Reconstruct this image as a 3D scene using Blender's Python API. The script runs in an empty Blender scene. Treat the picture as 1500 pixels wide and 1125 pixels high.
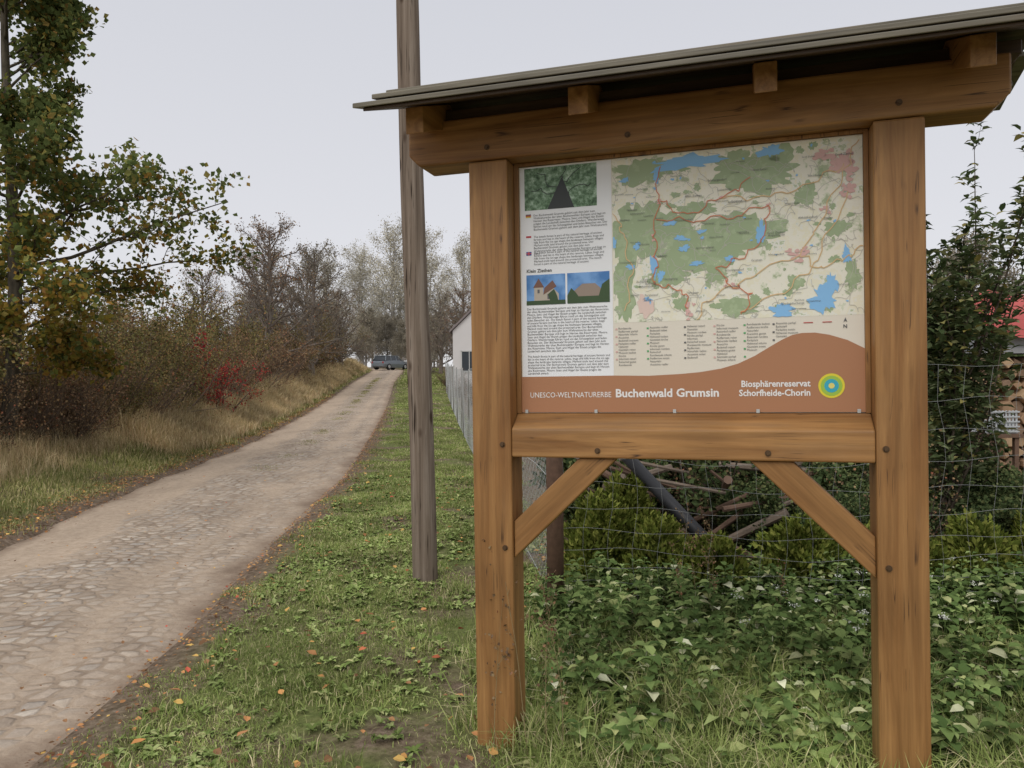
import bpy, math, random
import numpy as np
from mathutils import Vector, Matrix
random.seed(7); RS=np.random.RandomState(11)
sc=bpy.context.scene
sc.view_settings.view_transform='Standard'; sc.view_settings.look='None'; sc.view_settings.exposure=0
COL=sc.collection
# ------------------------------------------------------------------ materials
def mat(name):
    m=bpy.data.materials.new(name); m.use_nodes=True; nt=m.node_tree; nt.nodes.clear(); return m,nt
def ramp(nt,fac,stops,interp='LINEAR'):
    r=nt.nodes.new('ShaderNodeValToRGB'); r.color_ramp.interpolation=interp
    e=r.color_ramp.elements
    while len(e)<len(stops): e.new(0.5)
    for i,(p,c) in enumerate(stops):
        e[i].position=p; e[i].color=(c[0],c[1],c[2],1) if hasattr(c,'__len__') else (c,c,c,1)
    nt.links.new(fac,r.inputs[0]); return r.outputs[0]
def mix(nt,f,a,b,mode='MIX'):
    m=nt.nodes.new('ShaderNodeMix'); m.data_type='RGBA'; m.blend_type=mode
    for sock,v in ((m.inputs[0],f),(m.inputs[6],a),(m.inputs[7],b)):
        if isinstance(v,bpy.types.NodeSocket): nt.links.new(v,sock)
        elif hasattr(v,'__len__'): sock.default_value=(v[0],v[1],v[2],1)
        else: sock.default_value=v
    return m.outputs[2]
def noise(nt,vec,scale,detail=4,rough=.55,dist=0):
    n=nt.nodes.new('ShaderNodeTexNoise'); n.inputs['Scale'].default_value=scale; n.inputs['Detail'].default_value=detail
    n.inputs['Roughness'].default_value=rough; n.inputs['Distortion'].default_value=dist
    if vec is not None: nt.links.new(vec,n.inputs['Vector'])
    return n.outputs[0]
def objco(nt,scale=None):
    t=nt.nodes.new('ShaderNodeTexCoord')
    if scale is None: return t.outputs['Object']
    m=nt.nodes.new('ShaderNodeMapping'); m.inputs['Scale'].default_value=scale
    nt.links.new(t.outputs['Object'],m.inputs[0]); return m.outputs[0]
def finish(nt,col,rough=.7,bump=None,bs=.3,bd=.01,spec=.3,metal=0):
    b=nt.nodes.new('ShaderNodeBsdfPrincipled'); o=nt.nodes.new('ShaderNodeOutputMaterial')
    if isinstance(col,bpy.types.NodeSocket): nt.links.new(col,b.inputs['Base Color'])
    else: b.inputs['Base Color'].default_value=(*col,1)
    if isinstance(rough,bpy.types.NodeSocket): nt.links.new(rough,b.inputs['Roughness'])
    else: b.inputs['Roughness'].default_value=rough
    b.inputs['Specular IOR Level'].default_value=spec; b.inputs['Metallic'].default_value=metal
    if bump is not None:
        bp=nt.nodes.new('ShaderNodeBump'); bp.inputs['Strength'].default_value=bs; bp.inputs['Distance'].default_value=bd
        nt.links.new(bump,bp.inputs['Height']); nt.links.new(bp.outputs[0],b.inputs['Normal'])
    nt.links.new(b.outputs[0],o.inputs[0])
def simple(name,c,rough=.7,var=.25,scale=8,spec=.3,metal=0,bs=.2):
    m,nt=mat(name); n=noise(nt,objco(nt),scale,5)
    col=mix(nt,n,tuple(x*(1-var) for x in c),tuple(min(1,x*(1+var)) for x in c))
    finish(nt,col,rough,n,bs,.005,spec,metal); return m
def leafmat(name,stops,trans=0,nscale=.8,k=1.45):
    m,nt=mat(name); g=nt.nodes.new('ShaderNodeNewGeometry')
    stops=[(p,tuple(min(.75,x*k) for x in c)) for p,c in stops]
    c=ramp(nt,g.outputs['Random Per Island'],stops)
    n=noise(nt,g.outputs['Position'],nscale,1)
    v=ramp(nt,n,[(.3,.62),(.7,1.28)]); c=mix(nt,1.0,c,v,'MULTIPLY')
    b=nt.nodes.new('ShaderNodeBsdfDiffuse'); o=nt.nodes.new('ShaderNodeOutputMaterial'); nt.links.new(c,b.inputs['Color'])
    if trans:
        t=nt.nodes.new('ShaderNodeBsdfTranslucent'); mx=nt.nodes.new('ShaderNodeMixShader'); mx.inputs[0].default_value=trans
        nt.links.new(c,t.inputs[0]); nt.links.new(b.outputs[0],mx.inputs[1]); nt.links.new(t.outputs[0],mx.inputs[2]); nt.links.new(mx.outputs[0],o.inputs[0])
    else: nt.links.new(b.outputs[0],o.inputs[0])
    return m
def woodmat(name,axis,dark=(.225,.10,.029),light=(.46,.245,.088)):
    m,nt=mat(name)
    s=[14,14,14]; s[axis]=.9
    s2=[60,60,60]; s2[axis]=2.2
    v=objco(nt,s); n=noise(nt,v,1,6,.6,1.2)
    n2=noise(nt,objco(nt,s2),1,4,.6,.3)
    big=noise(nt,objco(nt),2.2,3)
    c=ramp(nt,n,[(.3,dark),(.52,tuple((a+b)/2 for a,b in zip(dark,light))),(.75,light)])
    c=mix(nt,.45,c,ramp(nt,n2,[(.3,.5),(.65,1.15)]),'MULTIPLY')
    c=mix(nt,.6,c,ramp(nt,big,[(.3,.72),(.7,1.25)]),'MULTIPLY')
    ws=[5,5,5]; ws[axis]=.5
    c=mix(nt,ramp(nt,noise(nt,objco(nt,ws),1.3,5,.7),[(.56,0),(.76,.4)]),c,(.27,.19,.12))
    ks=[3.2,3.2,3.2]; ks[axis]=1.5
    vo=nt.nodes.new('ShaderNodeTexVoronoi'); nt.links.new(objco(nt,ks),vo.inputs['Vector']); vo.inputs['Scale'].default_value=1.2
    k=ramp(nt,vo.outputs['Distance'],[(.03,1),(.085,0)])
    c=mix(nt,k,c,(.08,.032,.012))
    cs=[22,22,22]; cs[axis]=.8
    cr=ramp(nt,noise(nt,objco(nt,cs),1,2,.5,.6),[(.488,0),(.5,1),(.512,0)])
    cm=mix(nt,1.0,cr,ramp(nt,noise(nt,objco(nt),5,2),[(.52,0),(.60,1)]),'MULTIPLY')
    c=mix(nt,cm,c,(.05,.022,.01))
    finish(nt,c,.5,n2,.35,.003,.4); return m
M_wz=woodmat('stained_wood_vertical',2); M_wx=woodmat('stained_wood_horizontal',0); M_wd=woodmat('stained_wood_rafter',1)
M_dark=woodmat('dark_roof_board',0,(.03,.018,.01),(.10,.06,.032))
M_roofed=woodmat('weathered_roof_board',0,(.065,.055,.036),(.23,.20,.14))
M_bolt=simple('bolt_metal',(.12,.07,.035),.5,.3,60,.5,.5)
M_steel=simple('galvanised_wire',(.50,.51,.49),.5,.2,20,.4,.2)
M_wire2=simple('thin_wire',(.36,.36,.35),.5,.2,20,.4,.2)
# ------------------------------------------------------------------ mesh helpers
def new_obj(name,me,parent=None,mats=()):
    o=bpy.data.objects.new(name,me); COL.objects.link(o)
    if parent: o.parent=parent
    if me is not None:
        for m in mats: me.materials.append(m)
    return o
def empty(name,loc=(0,0,0),rotz=0):
    o=bpy.data.objects.new(name,None); o.empty_display_size=.2; COL.objects.link(o); o.location=loc; o.rotation_euler=(0,0,rotz); return o
def mesh_np(name,V,F,smooth=False):
    V=np.asarray(V,dtype=np.float32).reshape(-1,3); F=np.asarray(F,dtype=np.int32)
    me=bpy.data.meshes.new(name); k=F.shape[1]
    me.vertices.add(len(V)); me.vertices.foreach_set('co',V.ravel())
    me.loops.add(F.size); me.loops.foreach_set('vertex_index',F.ravel())
    me.polygons.add(len(F)); me.polygons.foreach_set('loop_start',np.arange(0,F.size,k,dtype=np.int32))
    me.polygons.foreach_set('use_smooth',np.full(len(F),smooth))
    me.update(calc_edges=True); return me
def prisms(segs,n):
    A=np.array(segs,dtype=np.float64)
    P0=A[:,0:3];P1=A[:,3:6];R0=A[:,6];R1=A[:,7]
    d=P1-P0; d/=np.linalg.norm(d,axis=1,keepdims=True)+1e-9
    ref=np.where(np.abs(d[:,2:3])<.9,np.array([[0,0,1.]]),np.array([[1.,0,0]]))
    a=np.cross(d,ref); a/=np.linalg.norm(a,axis=1,keepdims=True)+1e-9; b=np.cross(d,a)
    an=np.arange(n)*2*np.pi/n
    ring=np.cos(an)[None,:,None]*a[:,None,:]+np.sin(an)[None,:,None]*b[:,None,:]
    V=np.stack([P0[:,None]+ring*R0[:,None,None],P1[:,None]+ring*R1[:,None,None]],1).reshape(-1,3)
    i=np.arange(n);j=(i+1)%n
    f=np.stack([i,j,j+n,i+n],1); F=(f[None]+(np.arange(len(A))*2*n)[:,None,None]).reshape(-1,4)
    return V,F
def branch_mesh(name,S,parent,m):
    Vs=[];Fs=[];off=0
    for lvl,segs in S.items():
        if not segs: continue
        V,F=prisms(segs,{0:9,1:5}.get(lvl,3)); Vs.append(V);Fs.append(F+off);off+=len(V)
    me=mesh_np(name,np.concatenate(Vs),np.concatenate(Fs),True)
    return new_obj(name,me,parent,[m])
def nrm(a): return a/(np.linalg.norm(a,axis=1,keepdims=True)+1e-9)
def leaves_mesh(name,P,D,L,W,fold=.15,wide=.45,R=RS):
    n=len(P); D=nrm(np.asarray(D)); r=R.normal(size=(n,3)); s=nrm(np.cross(D,r)); nn=np.cross(D,s)
    L=np.asarray(L)[:,None]; W=np.asarray(W)[:,None]
    P=np.asarray(P)
    V=np.stack([P,P+D*L*wide+s*W+nn*W*fold*2,P+D*L,P+D*L*wide-s*W+nn*W*fold*2],1).reshape(-1,3)
    f=np.array([[0,1,2],[0,2,3]]); F=(f[None]+(np.arange(n)*4)[:,None,None]).reshape(-1,3)
    return mesh_np(name,V,F)
def broad_leaves(name,P,D,Nrm,L,W,droop=.25,R=RS):
    n=len(P); D=nrm(np.asarray(D)); s=nrm(np.cross(D,np.asarray(Nrm))); nn=np.cross(s,D)
    L=np.asarray(L)[:,None];W=np.asarray(W)[:,None];P=np.asarray(P)
    def c(t,z): return P+D*L*t+nn*L*z
    z1,z2,z3=.06,.05,-droop
    V=np.stack([c(0,0),c(.28,z1)+s*W*.85+nn*W*.25,c(.28,z1),c(.28,z1)-s*W*.85+nn*W*.25,c(.65,z2)+s*W*.75+nn*W*.2,c(.65,z2),c(.65,z2)-s*W*.75+nn*W*.2,c(1,z3)],1).reshape(-1,3)
    f=np.array([[0,1,2],[0,2,3],[1,4,5],[1,5,2],[2,5,6],[2,6,3],[4,7,5],[5,7,6]])
    F=(f[None]+(np.arange(n)*8)[:,None,None]).reshape(-1,3); return mesh_np(name,V,F)
def blades_mesh(name,P,H,W,lean,R=RS):
    n=len(P); az=R.uniform(0,2*np.pi,n); d=np.stack([np.cos(az),np.sin(az),np.zeros(n)],1); az2=R.uniform(0,2*np.pi,n)
    s=np.stack([np.cos(az2),np.sin(az2),np.zeros(n)],1)*W[:,None]
    up=np.array([[0,0,1.]]); H=H[:,None]; l=(lean*R.uniform(.2,1.3,n))[:,None]
    mid=P+up*H*.55+d*H*l*.35; tip=P+up*H*(1-.35*np.minimum(l,1.5))+d*H*l
    V=np.stack([P-s,P+s,mid-s*.8,mid+s*.8,tip],1).reshape(-1,3)
    f=np.array([[0,1,3],[0,3,2],[2,3,4]]); F=(f[None]+(np.arange(n)*5)[:,None,None]).reshape(-1,3); return mesh_np(name,V,F)
class Buf:
    def __init__(s): s.v=[];s.f=[];s.m=[]
    def box(s,x0,x1,y0,y1,z0,z1,m=0):
        o=len(s.v); s.v+=[(x0,y0,z0),(x1,y0,z0),(x1,y1,z0),(x0,y1,z0),(x0,y0,z1),(x1,y0,z1),(x1,y1,z1),(x0,y1,z1)]
        for q in ((0,3,2,1),(4,5,6,7),(0,1,5,4),(1,2,6,5),(2,3,7,6),(3,0,4,7)): s.f.append(tuple(o+i for i in q)); s.m.append(m)
    def poly_prism(s,pts,axis,a,b,m=0):
        o=len(s.v);n=len(pts)
        for t in (a,b):
            for p in pts: s.v.append((p[0],t,p[1]) if axis=='y' else (t,p[0],p[1]))
        s.f.append(tuple(o+i for i in range(n)));s.m.append(m); s.f.append(tuple(o+n+i for i in reversed(range(n))));s.m.append(m)
        for i in range(n):
            j=(i+1)%n; s.f.append((o+i,o+n+i,o+n+j,o+j)); s.m.append(m)
    def cyl(s,p0,p1,r0,r1,n=10,m=0,caps=True):
        V,F=prisms([list(p0)+list(p1)+[r0,r1]],n); o=len(s.v); s.v+=[tuple(v) for v in V]; 
        for f in F: s.f.append(tuple(int(i)+o for i in f)); s.m.append(m)
        if caps:
            s.f.append(tuple(o+i for i in range(n)));s.m.append(m); s.f.append(tuple(o+n+i for i in range(n)));s.m.append(m)
    def obj(s,name,mats,parent=None,bevel=0,smooth=False):
        me=bpy.data.meshes.new(name); me.from_pydata(s.v,[],s.f); me.update()
        o=new_obj(name,me,parent,mats)
        import bmesh
        bm=bmesh.new(); bm.from_mesh(me); bmesh.ops.recalc_face_normals(bm,faces=bm.faces); bm.to_mesh(me); bm.free()
        me.polygons.foreach_set('material_index',s.m)
        if smooth: me.polygons.foreach_set('use_smooth',[True]*len(me.polygons))
        if bevel:
            b=o.modifiers.new('bevel','BEVEL'); b.width=bevel; b.segments=2; b.limit_method='ANGLE'
        return o
# ------------------------------------------------------------------ terrain functions
YB=[-60,15,20,28,40,54,71,80,120,300,3000]; ZB=[0,0,.04,.22,.62,1.2,2.0,2.35,3.2,4.5,5]
yy=np.linspace(-60,3000,6121); zz=np.interp(yy,YB,ZB); k=np.ones(9)/9; zz=np.convolve(np.pad(zz,4,'edge'),k,'valid')
def base(y): return np.interp(y,yy,zz)
def rR(y): return np.interp(y,[-10,0,3.1,4.3,7,11.3,15.9,28,54,71,80,90,120,200],[-1.7,-1.85,-1.93,-1.97,-2.25,-2.58,-3.2,-4.8,-8.5,-10.4,-11.6,-14,-24,-60])
def rL(y): return np.interp(y,[-10,0,3,6.7,10.4,15.9,28,54,71,80,90,120,200],[-4.2,-4.25,-4.35,-4.57,-5.2,-5.85,-7.6,-11.4,-13.4,-14.8,-17.4,-27.5,-64])
def ss(a,b,x): t=np.clip((x-a)/(b-a),0,1); return t*t*(3-2*t)
def und(x,y): return .018*np.sin(x*3.1+y*1.3)+.014*np.sin(y*4.7-x*2.2)+.01*np.sin(x*7.3+1)*np.sin(y*6.1)
def H(x,y):
    x=np.asarray(x,float);y=np.asarray(y,float)
    b=base(y); l=rL(y);r=rR(y)
    inside=ss(-.12,.12,x-l)*ss(-.12,.12,r-x)
    bank=ss(.2,2.6,l-x)*.5*ss(2,8,y)
    return b+(.03+und(x,y)*ss(.1,.8,np.maximum(x-r,l-x)))*(1-inside)-.1*inside+bank
def pn(x,y,s=1.,o=0.):
    x=x*s+o;y=y*s-o
    return (np.sin(x*1.7+1.3*np.sin(y*1.1))+np.sin(y*2.3+1.7*np.sin(x*.9+2))+np.sin((x+y)*3.1+np.sin(x*2.7)))/3
gx=np.unique(np.concatenate([-np.geomspace(22,1500,26),np.arange(-22,8,.15),np.geomspace(8,1500,30)]))
gy=np.unique(np.concatenate([[-300,-60,-20],np.arange(-6,20,.15),np.arange(20,130,.7),np.geomspace(130,3000,22)]))
X,Y=np.meshgrid(gx,gy); Z=H(X,Y)
nx,ny=len(gx),len(gy); idx=np.arange(nx*ny).reshape(ny,nx)
F=np.stack([idx[:-1,:-1],idx[:-1,1:],idx[1:,1:],idx[1:,:-1]],-1).reshape(-1,4)
me=mesh_np('ground',np.stack([X,Y,Z],-1),F,True)
at=me.attributes.new('soil','FLOAT','POINT')
fl=.26-.106*(Y-4.67)
soil=ss(0,.4,X-fl)*ss(4.3,4.8,Y)*.8
soil=np.maximum(soil, ss(1.6,2.6,rL(Y)-X)*.9*(X>-40))
soil=np.maximum(soil, (1-ss(.1,.5,np.maximum(X-rR(Y),rL(Y)-X))))
at.data.foreach_set('value',soil.ravel().astype(np.float32))
m,nt=mat('ground_soil_and_turf')
oc=objco(nt); a=nt.nodes.new('ShaderNodeAttribute'); a.attribute_name='soil'
n1=noise(nt,oc,1.3,5); n2=noise(nt,oc,22,6,.7)
g=ramp(nt,n2,[(.3,(.09,.11,.035)),(.55,(.16,.18,.06)),(.75,(.24,.22,.10))])
dcol=ramp(nt,n2,[(.3,(.08,.055,.038)),(.5,(.18,.13,.09)),(.72,(.32,.245,.18))])
c=mix(nt,ramp(nt,n1,[(.44,0),(.58,1)]),g,dcol)
c=mix(nt,a.outputs['Fac'],c,dcol)
finish(nt,c,.95,n2,.6,.03,.1)
ground=new_obj('ground',me,None,[m])
# road
ry=np.unique(np.concatenate([np.arange(-8,20,.12),np.arange(20,200,.8)])); nu=31
U,YY=np.meshgrid(np.linspace(0,1,nu),ry)
l=rL(YY)-.18+.07*np.sin(YY*2.1)+.05*np.sin(YY*5.3); r=rR(YY)+.20+.08*np.sin(YY*1.7+1)+.06*np.sin(YY*6.1)
XX=l+(r-l)*U
e=np.minimum(U,1-U)*2
ZZ=base(YY)+.035*ss(0,.5,e)-.02-.028*np.exp(-((U-.25)/.07)**2)-.025*np.exp(-((U-.74)/.07)**2)+.006*np.sin(XX*5+YY*3)
idx=np.arange(U.size).reshape(U.shape); F=np.stack([idx[:-1,:-1],idx[:-1,1:],idx[1:,1:],idx[1:,:-1]],-1).reshape(-1,4)
me=mesh_np('cobblestone_road',np.stack([XX,YY,ZZ],-1),F,True)
at=me.attributes.new('across','FLOAT','POINT'); at.data.foreach_set('value',U.ravel().astype(np.float32))
m,nt=mat('fieldstone_cobbles')
oc=objco(nt,(.85,1,1)); nw=nt.nodes.new('ShaderNodeTexNoise'); nw.inputs['Scale'].default_value=5; nt.links.new(oc,nw.inputs['Vector'])
vm=nt.nodes.new('ShaderNodeVectorMath');vm.operation='MULTIPLY_ADD'; nt.links.new(nw.outputs['Color'],vm.inputs[0]); vm.inputs[1].default_value=(.07,.07,0); nt.links.new(oc,vm.inputs[2])
def vor(feat):
    v=nt.nodes.new('ShaderNodeTexVoronoi'); v.feature=feat; v.voronoi_dimensions='2D'; v.inputs['Scale'].default_value=10.0; v.inputs['Randomness'].default_value=.72; nt.links.new(vm.outputs[0],v.inputs['Vector']); return v
vc=vor('F1'); ve=vor('DISTANCE_TO_EDGE')
sep=nt.nodes.new('ShaderNodeSeparateColor'); nt.links.new(vc.outputs['Color'],sep.inputs[0])
stone=ramp(nt,sep.outputs[0],[(0,(.36,.285,.22)),(.3,(.48,.385,.30)),(.55,(.42,.365,.31)),(.8,(.54,.445,.35)),(1,(.60,.52,.43))])
fine=noise(nt,oc,45,6,.75); stone=mix(nt,.6,stone,ramp(nt,fine,[(.3,.62),(.7,1.25)]),'MULTIPLY')
sand=ramp(nt,noise(nt,oc,16,6,.75),[(.3,(.38,.285,.205)),(.7,(.58,.46,.345))])
# rounded stones: joints where the cell-centre distance is large or an edge is near
jn=nt.nodes.new('ShaderNodeMath'); jn.operation='MULTIPLY_ADD'; nt.links.new(noise(nt,oc,30,4,.7),jn.inputs[0]); jn.inputs[1].default_value=-.14; nt.links.new(ve.outputs['Distance'],jn.inputs[2])
rd=nt.nodes.new('ShaderNodeMath'); rd.operation='MULTIPLY_ADD'; nt.links.new(vc.outputs['Distance'],rd.inputs[0]); rd.inputs[1].default_value=-.22; nt.links.new(jn.outputs[0],rd.inputs[2])
joint=ramp(nt,rd.outputs[0],[(0,0),(.04,.5),(.10,1)])
rdo=nt.nodes.new('ShaderNodeMath'); rdo.operation='ADD'; nt.links.new(rd.outputs[0],rdo.inputs[0]); rdo.inputs[1].default_value=.11
joint=ramp(nt,rdo.outputs[0],[(.02,0),(.13,1)])
patch=noise(nt,oc,1.3,8,.75)
jc=mix(nt,ramp(nt,noise(nt,oc,2.5,4),[(.4,.35),(.6,.85)]),(.19,.14,.10),sand)
c=mix(nt,joint,jc,stone)
ac=nt.nodes.new('ShaderNodeAttribute'); ac.attribute_name='across'
strip=ramp(nt,ac.outputs['Fac'],[(.0,1),(.22,.98),(.32,.16),(.45,.04),(.62,.06),(.72,.30),(.8,.08),(.90,.3),(1,1)])
addn=nt.nodes.new('ShaderNodeMath');addn.operation='ADD'; nt.links.new(strip,addn.inputs[0]); nt.links.new(patch,addn.inputs[1])
sm=ramp(nt,addn.outputs[0],[(.53,0),(.85,1)])
smj=nt.nodes.new('ShaderNodeMath'); smj.operation='MULTIPLY'; nt.links.new(sm,smj.inputs[0]); smj.inputs[1].default_value=.94
c=mix(nt,smj.outputs[0],c,sand)
edge=ramp(nt,ac.outputs['Fac'],[(0,1),(.06,.6),(.11,0),(.87,0),(.93,.75),(1,1)])
edn=mix(nt,1.0,edge,ramp(nt,noise(nt,oc,5,6,.75),[(.3,.3),(.58,1)]),'MULTIPLY')
c=mix(nt,edn,c,mix(nt,fine,(.15,.10,.065),(.28,.20,.145)))
c=mix(nt,.85,c,ramp(nt,noise(nt,objco(nt,(1,.45,1)),1.1,6,.7),[(.32,.74),(.5,.98),(.7,1.12)]),'MULTIPLY')
hj=ramp(nt,rdo.outputs[0],[(.02,0),(.16,.7),(.4,1)])
hm=mix(nt,smj.outputs[0],mix(nt,.3,hj,fine),ramp(nt,fine,[(.2,.35),(.8,.6)]))
finish(nt,c,.9,hm,.8,.035,.12)
road=new_obj('cobblestone_road',me,None,[m])
# ------------------------------------------------------------------ information board
board=empty('information_board',(-.075,2.95,0)); board.rotation_euler=(0,-.0062,-math.atan2(.29,.957))
PW=.08; U2=1.459; D=.158
def wood(name,buf,m,bev=.006): return buf.obj(name,m if isinstance(m,list) else [m],board,bev)
for i,u in enumerate((0,U2)):
    b=Buf(); b.box(-PW,PW,0,D,-.3,2.349); ob=wood(f'post_{i+1}',b,M_wz,.008); ob.location=(u,0,0)
b=Buf(); x0,x1=-.335,1.79; c4=.045
b.poly_prism([(x0,2.352+c4),(x0+c4,2.352),(x1-c4,2.352),(x1,2.352+c4),(x1,2.525),(x0,2.525)],'y',-.003,D+.003); wood('header_beam',b,M_wx,.008)
b=Buf(); b.poly_prism([(.004,1.186),(.15,1.186),(.15,1.352),(.088,1.352),(.004,1.296)],'x',PW+.001,U2-PW-.001); wood('cross_beam',b,M_wx,.006)
for i,s in enumerate((1,-1)):
    b=Buf(); o=0 if s==1 else U2
    A0=Vector((o+s*(PW+.001),.786)); A1=Vector((o+s*(PW+.001),.93)); B1=Vector((o+s*.345,1.184)); B0=Vector((o+s*.49,1.184))
    ang=math.atan2(B0.y-A0.y,(B0.x-A0.x)); 
    if s==-1: ang=math.atan2(A0.y-B0.y,A0.x-B0.x)
    org_=(A0+B0)/2; pts=[]
    for q in (A0,A1,B1,B0):
        dq=q-org_; pts.append((dq.x*math.cos(-ang)-dq.y*math.sin(-ang),dq.x*math.sin(-ang)+dq.y*math.cos(-ang)))
    b.poly_prism(pts,'y',.02,.12)
    ob=wood(f'diagonal_brace_{i+1}',b,M_wx,.005); ob.location=(org_.x,0,org_.y); ob.rotation_euler=(0,-ang,0)
b=Buf(); b.box(PW+.001,.099,.088,.12,1.353,2.35); b.box(1.362,U2-PW-.001,.088,.12,1.353,2.35); b.box(.099,1.362,.088,.12,2.338,2.3505); wood('panel_frame',b,M_wz,.001)
b=Buf(); b.box(PW+.002,U2-PW-.002,.125,.14,1.353,2.35); wood('panel_backing',b,M_dark,0)
sl=math.tan(math.radians(20))
for i,u in enumerate((-.22,.405,1.03,1.655)):
    b=Buf(); w=.036
    def zb(y): return 2.417+(y+.2)*sl
    yr=.079
    b.poly_prism([(-.2,zb(-.2)),(-.2,zb(-.2)+.1),(yr,zb(yr)+.1),(.358,zb(-.2)+.1),(.358,zb(-.2)),(yr,zb(yr))],'x',u-w,u+w); wood(f'rafter_{i+1}',b,M_wd,.004)
b=Buf(); rx0,rx1=-.40,1.90
def zr(y): return 2.417+.1+(y+.2)*sl+.004
def slope_board(ya,yb,lift,th,m,xa,xb,mirror=False):
    za,zb_=zr(ya)+lift,zr(yb)+lift*.3
    pts=[(ya,za),(yb,zb_),(yb,zb_+th),(ya,za+th)]
    if mirror: pts=[(.158-p[0],p[1]) for p in pts]
    b.poly_prism(pts,'x',xa,xb,m)
for mir in (False,True):
    slope_board(-.32,.079,0,.014,0,rx0+.03,rx1-.03,mir)
    slope_board(-.335,-.19,.016,.018,1,rx0-.005,rx1,mir)
    slope_board(-.29,-.06,.042,.018,1,rx0+.05,rx1+.02,mir)
    slope_board(-.15,.079,.060,.016,1,rx0+.04,rx1,mir)
wood('roof_boards',b,[M_dark,M_roofed],.003)
b=Buf(); b.box(-.36,1.83,.03,.13,2.527,2.575); wood('ridge_purlin',b,M_dark,.004)
b=Buf()
for (u,z,y) in [(.045,1.235,0),(.05,.83,0),(U2-.05,1.235,0),(U2-.045,.83,0),(0,2.40,-.003),(U2,2.40,-.003),(.42,1.215,.004),(1.03,1.215,.004),(.55,2.39,-.003)]:
    b.cyl((u,y+.002,z),(u,y-.003,z),.011,.011,14); b.cyl((u,y-.003,z),(u,y-.010,z),.007,.007,6)
wood('bolts',b,M_bolt,0)
# ---- panel
PX0,PX1,PZ0,PZ1=.099,1.362,1.354,2.337; PWD=PX1-PX0; PH=PZ1-PZ0; PY=.100
def flat(c,name,var=.04,rough=.35):
    m,nt=mat(name); n=noise(nt,objco(nt),3,4); col=mix(nt,n,tuple(x*(1-var) for x in c),tuple(min(1,x*(1+var)) for x in c)); finish(nt,col,rough,spec=.4); return m
def pt(t,f): return (PX0+t*PWD,PZ0+(1-f)*PH)
def sheet(name,polys,m,lev):
    me=bpy.data.meshes.new(name); v=[];f=[]
    for j,p in enumerate(polys):
        y=PY-.0006*lev-.00003*(j%17)
        o=len(v); 
        for q in p: a_=pt(*q); v.append((a_[0],y,a_[1]))
        f.append(tuple(range(o,len(v))))
    me.from_pydata(v,[],f); me.update(); return new_obj(name,me,board,[m])
def rect(a,b_,c_,d): return [(a,c_),(b_,c_),(b_,d),(a,d)]
b=Buf(); b.box(PX0+.001,PX1-.001,PY,PY+.006,PZ0+.001,PZ1-.001); b.obj('panel_plate',[flat((.78,.72,.61),'panel_cream')],board)
M_brown=flat((.43,.205,.105),'panel_brown'); M_white=flat((.88,.89,.90),'panel_white'); M_ink=flat((.13,.13,.13),'panel_ink'); M_wt=flat((.85,.83,.8),'panel_white_text')
sheet('text_column',[rect(0.004,.294,.004,.853)],M_white,1)
cur=[(.0,.853),(.294,.853),(.40,.856),(.492,.851),(.55,.845),(.611,.833),(.66,.815),(.707,.787),(.745,.757),(.781,.73),(.81,.713),(.836,.707),(.87,.707),(.907,.716),(.955,.737),(1,.769)]
me=bpy.data.meshes.new('brown_footer'); v=[];f=[]
for q in cur: a_=pt(*q); v.append((a_[0],PY-.0012,a_[1])); a_=pt(q[0],.998); v.append((a_[0],PY-.0012,a_[1]))
for i in range(len(cur)-1): f.append((2*i,2*i+2,2*i+3,2*i+1))
me.from_pydata(v,[],f); new_obj('brown_footer',me,board,[M_brown])
m,nt=mat('panel_map_fields'); oc=objco(nt)
n1=noise(nt,oc,11,8,.68); c=ramp(nt,n1,[(.0,(.44,.50,.31)),(.38,(.70,.72,.55)),(.42,(.86,.83,.70)),(.52,(.84,.80,.62)),(.58,(.83,.82,.73)),(.625,(.50,.57,.37)),(.66,(.76,.77,.60))],'CONSTANT')
finish(nt,c,.35,spec=.4); M_map=m
sheet('map_sheet',[rect(.296,.999,.004,.646)],M_map,1)
rr=random.Random(3)
def blob(cx,cy,rx,ry,n=56,ro=.28):
    ph=[rr.uniform(0,6.3) for _ in range(8)]; out=[]
    for i in range(n):
        a_=2*math.pi*i/n; k=1+ro*(.5*math.sin(2*a_+ph[0])+.4*math.sin(3*a_+ph[1])+.35*math.sin(5*a_+ph[2])+.35*math.sin(8*a_+ph[3])+.3*math.sin(13*a_+ph[4])+.2*math.sin(21*a_+ph[5]))
        t=cx+rx*k*math.cos(a_); f=cy+ry*k*math.sin(a_)
        out.append((min(max(t,.297),.998),min(max(f,.005),.645)))
    return out
m,nt=mat('panel_map_forest'); n1=noise(nt,objco(nt),24,6,.65); c=ramp(nt,n1,[(.35,(.36,.45,.26)),(.55,(.41,.50,.30)),(.66,(.60,.65,.46)),(.70,(.43,.52,.32))],'CONSTANT'); finish(nt,c,.35,spec=.4)
fb=[(.36,.30,.065,.13),(.47,.33,.11,.10),(.60,.37,.12,.09),(.68,.31,.10,.06),(.40,.06,.09,.05),(.72,.10,.11,.075),(.66,.07,.06,.05),(.33,.50,.035,.12),(.46,.46,.06,.05),(.55,.22,.05,.025),(.66,.6,.07,.03),(.85,.2,.03,.04),(.93,.33,.03,.03),(.60,.48,.035,.02),(.97,.5,.02,.05),(.82,.52,.02,.03),(.5,.58,.02,.03)]
for _ in range(60): fb.append((rr.uniform(.31,.99),rr.uniform(.02,.63),rr.uniform(.004,.016),rr.uniform(.004,.016)))
sheet('map_forest',[blob(*q) for q in fb],m,2)
M_lake=flat((.26,.53,.84),'panel_map_water')
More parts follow.
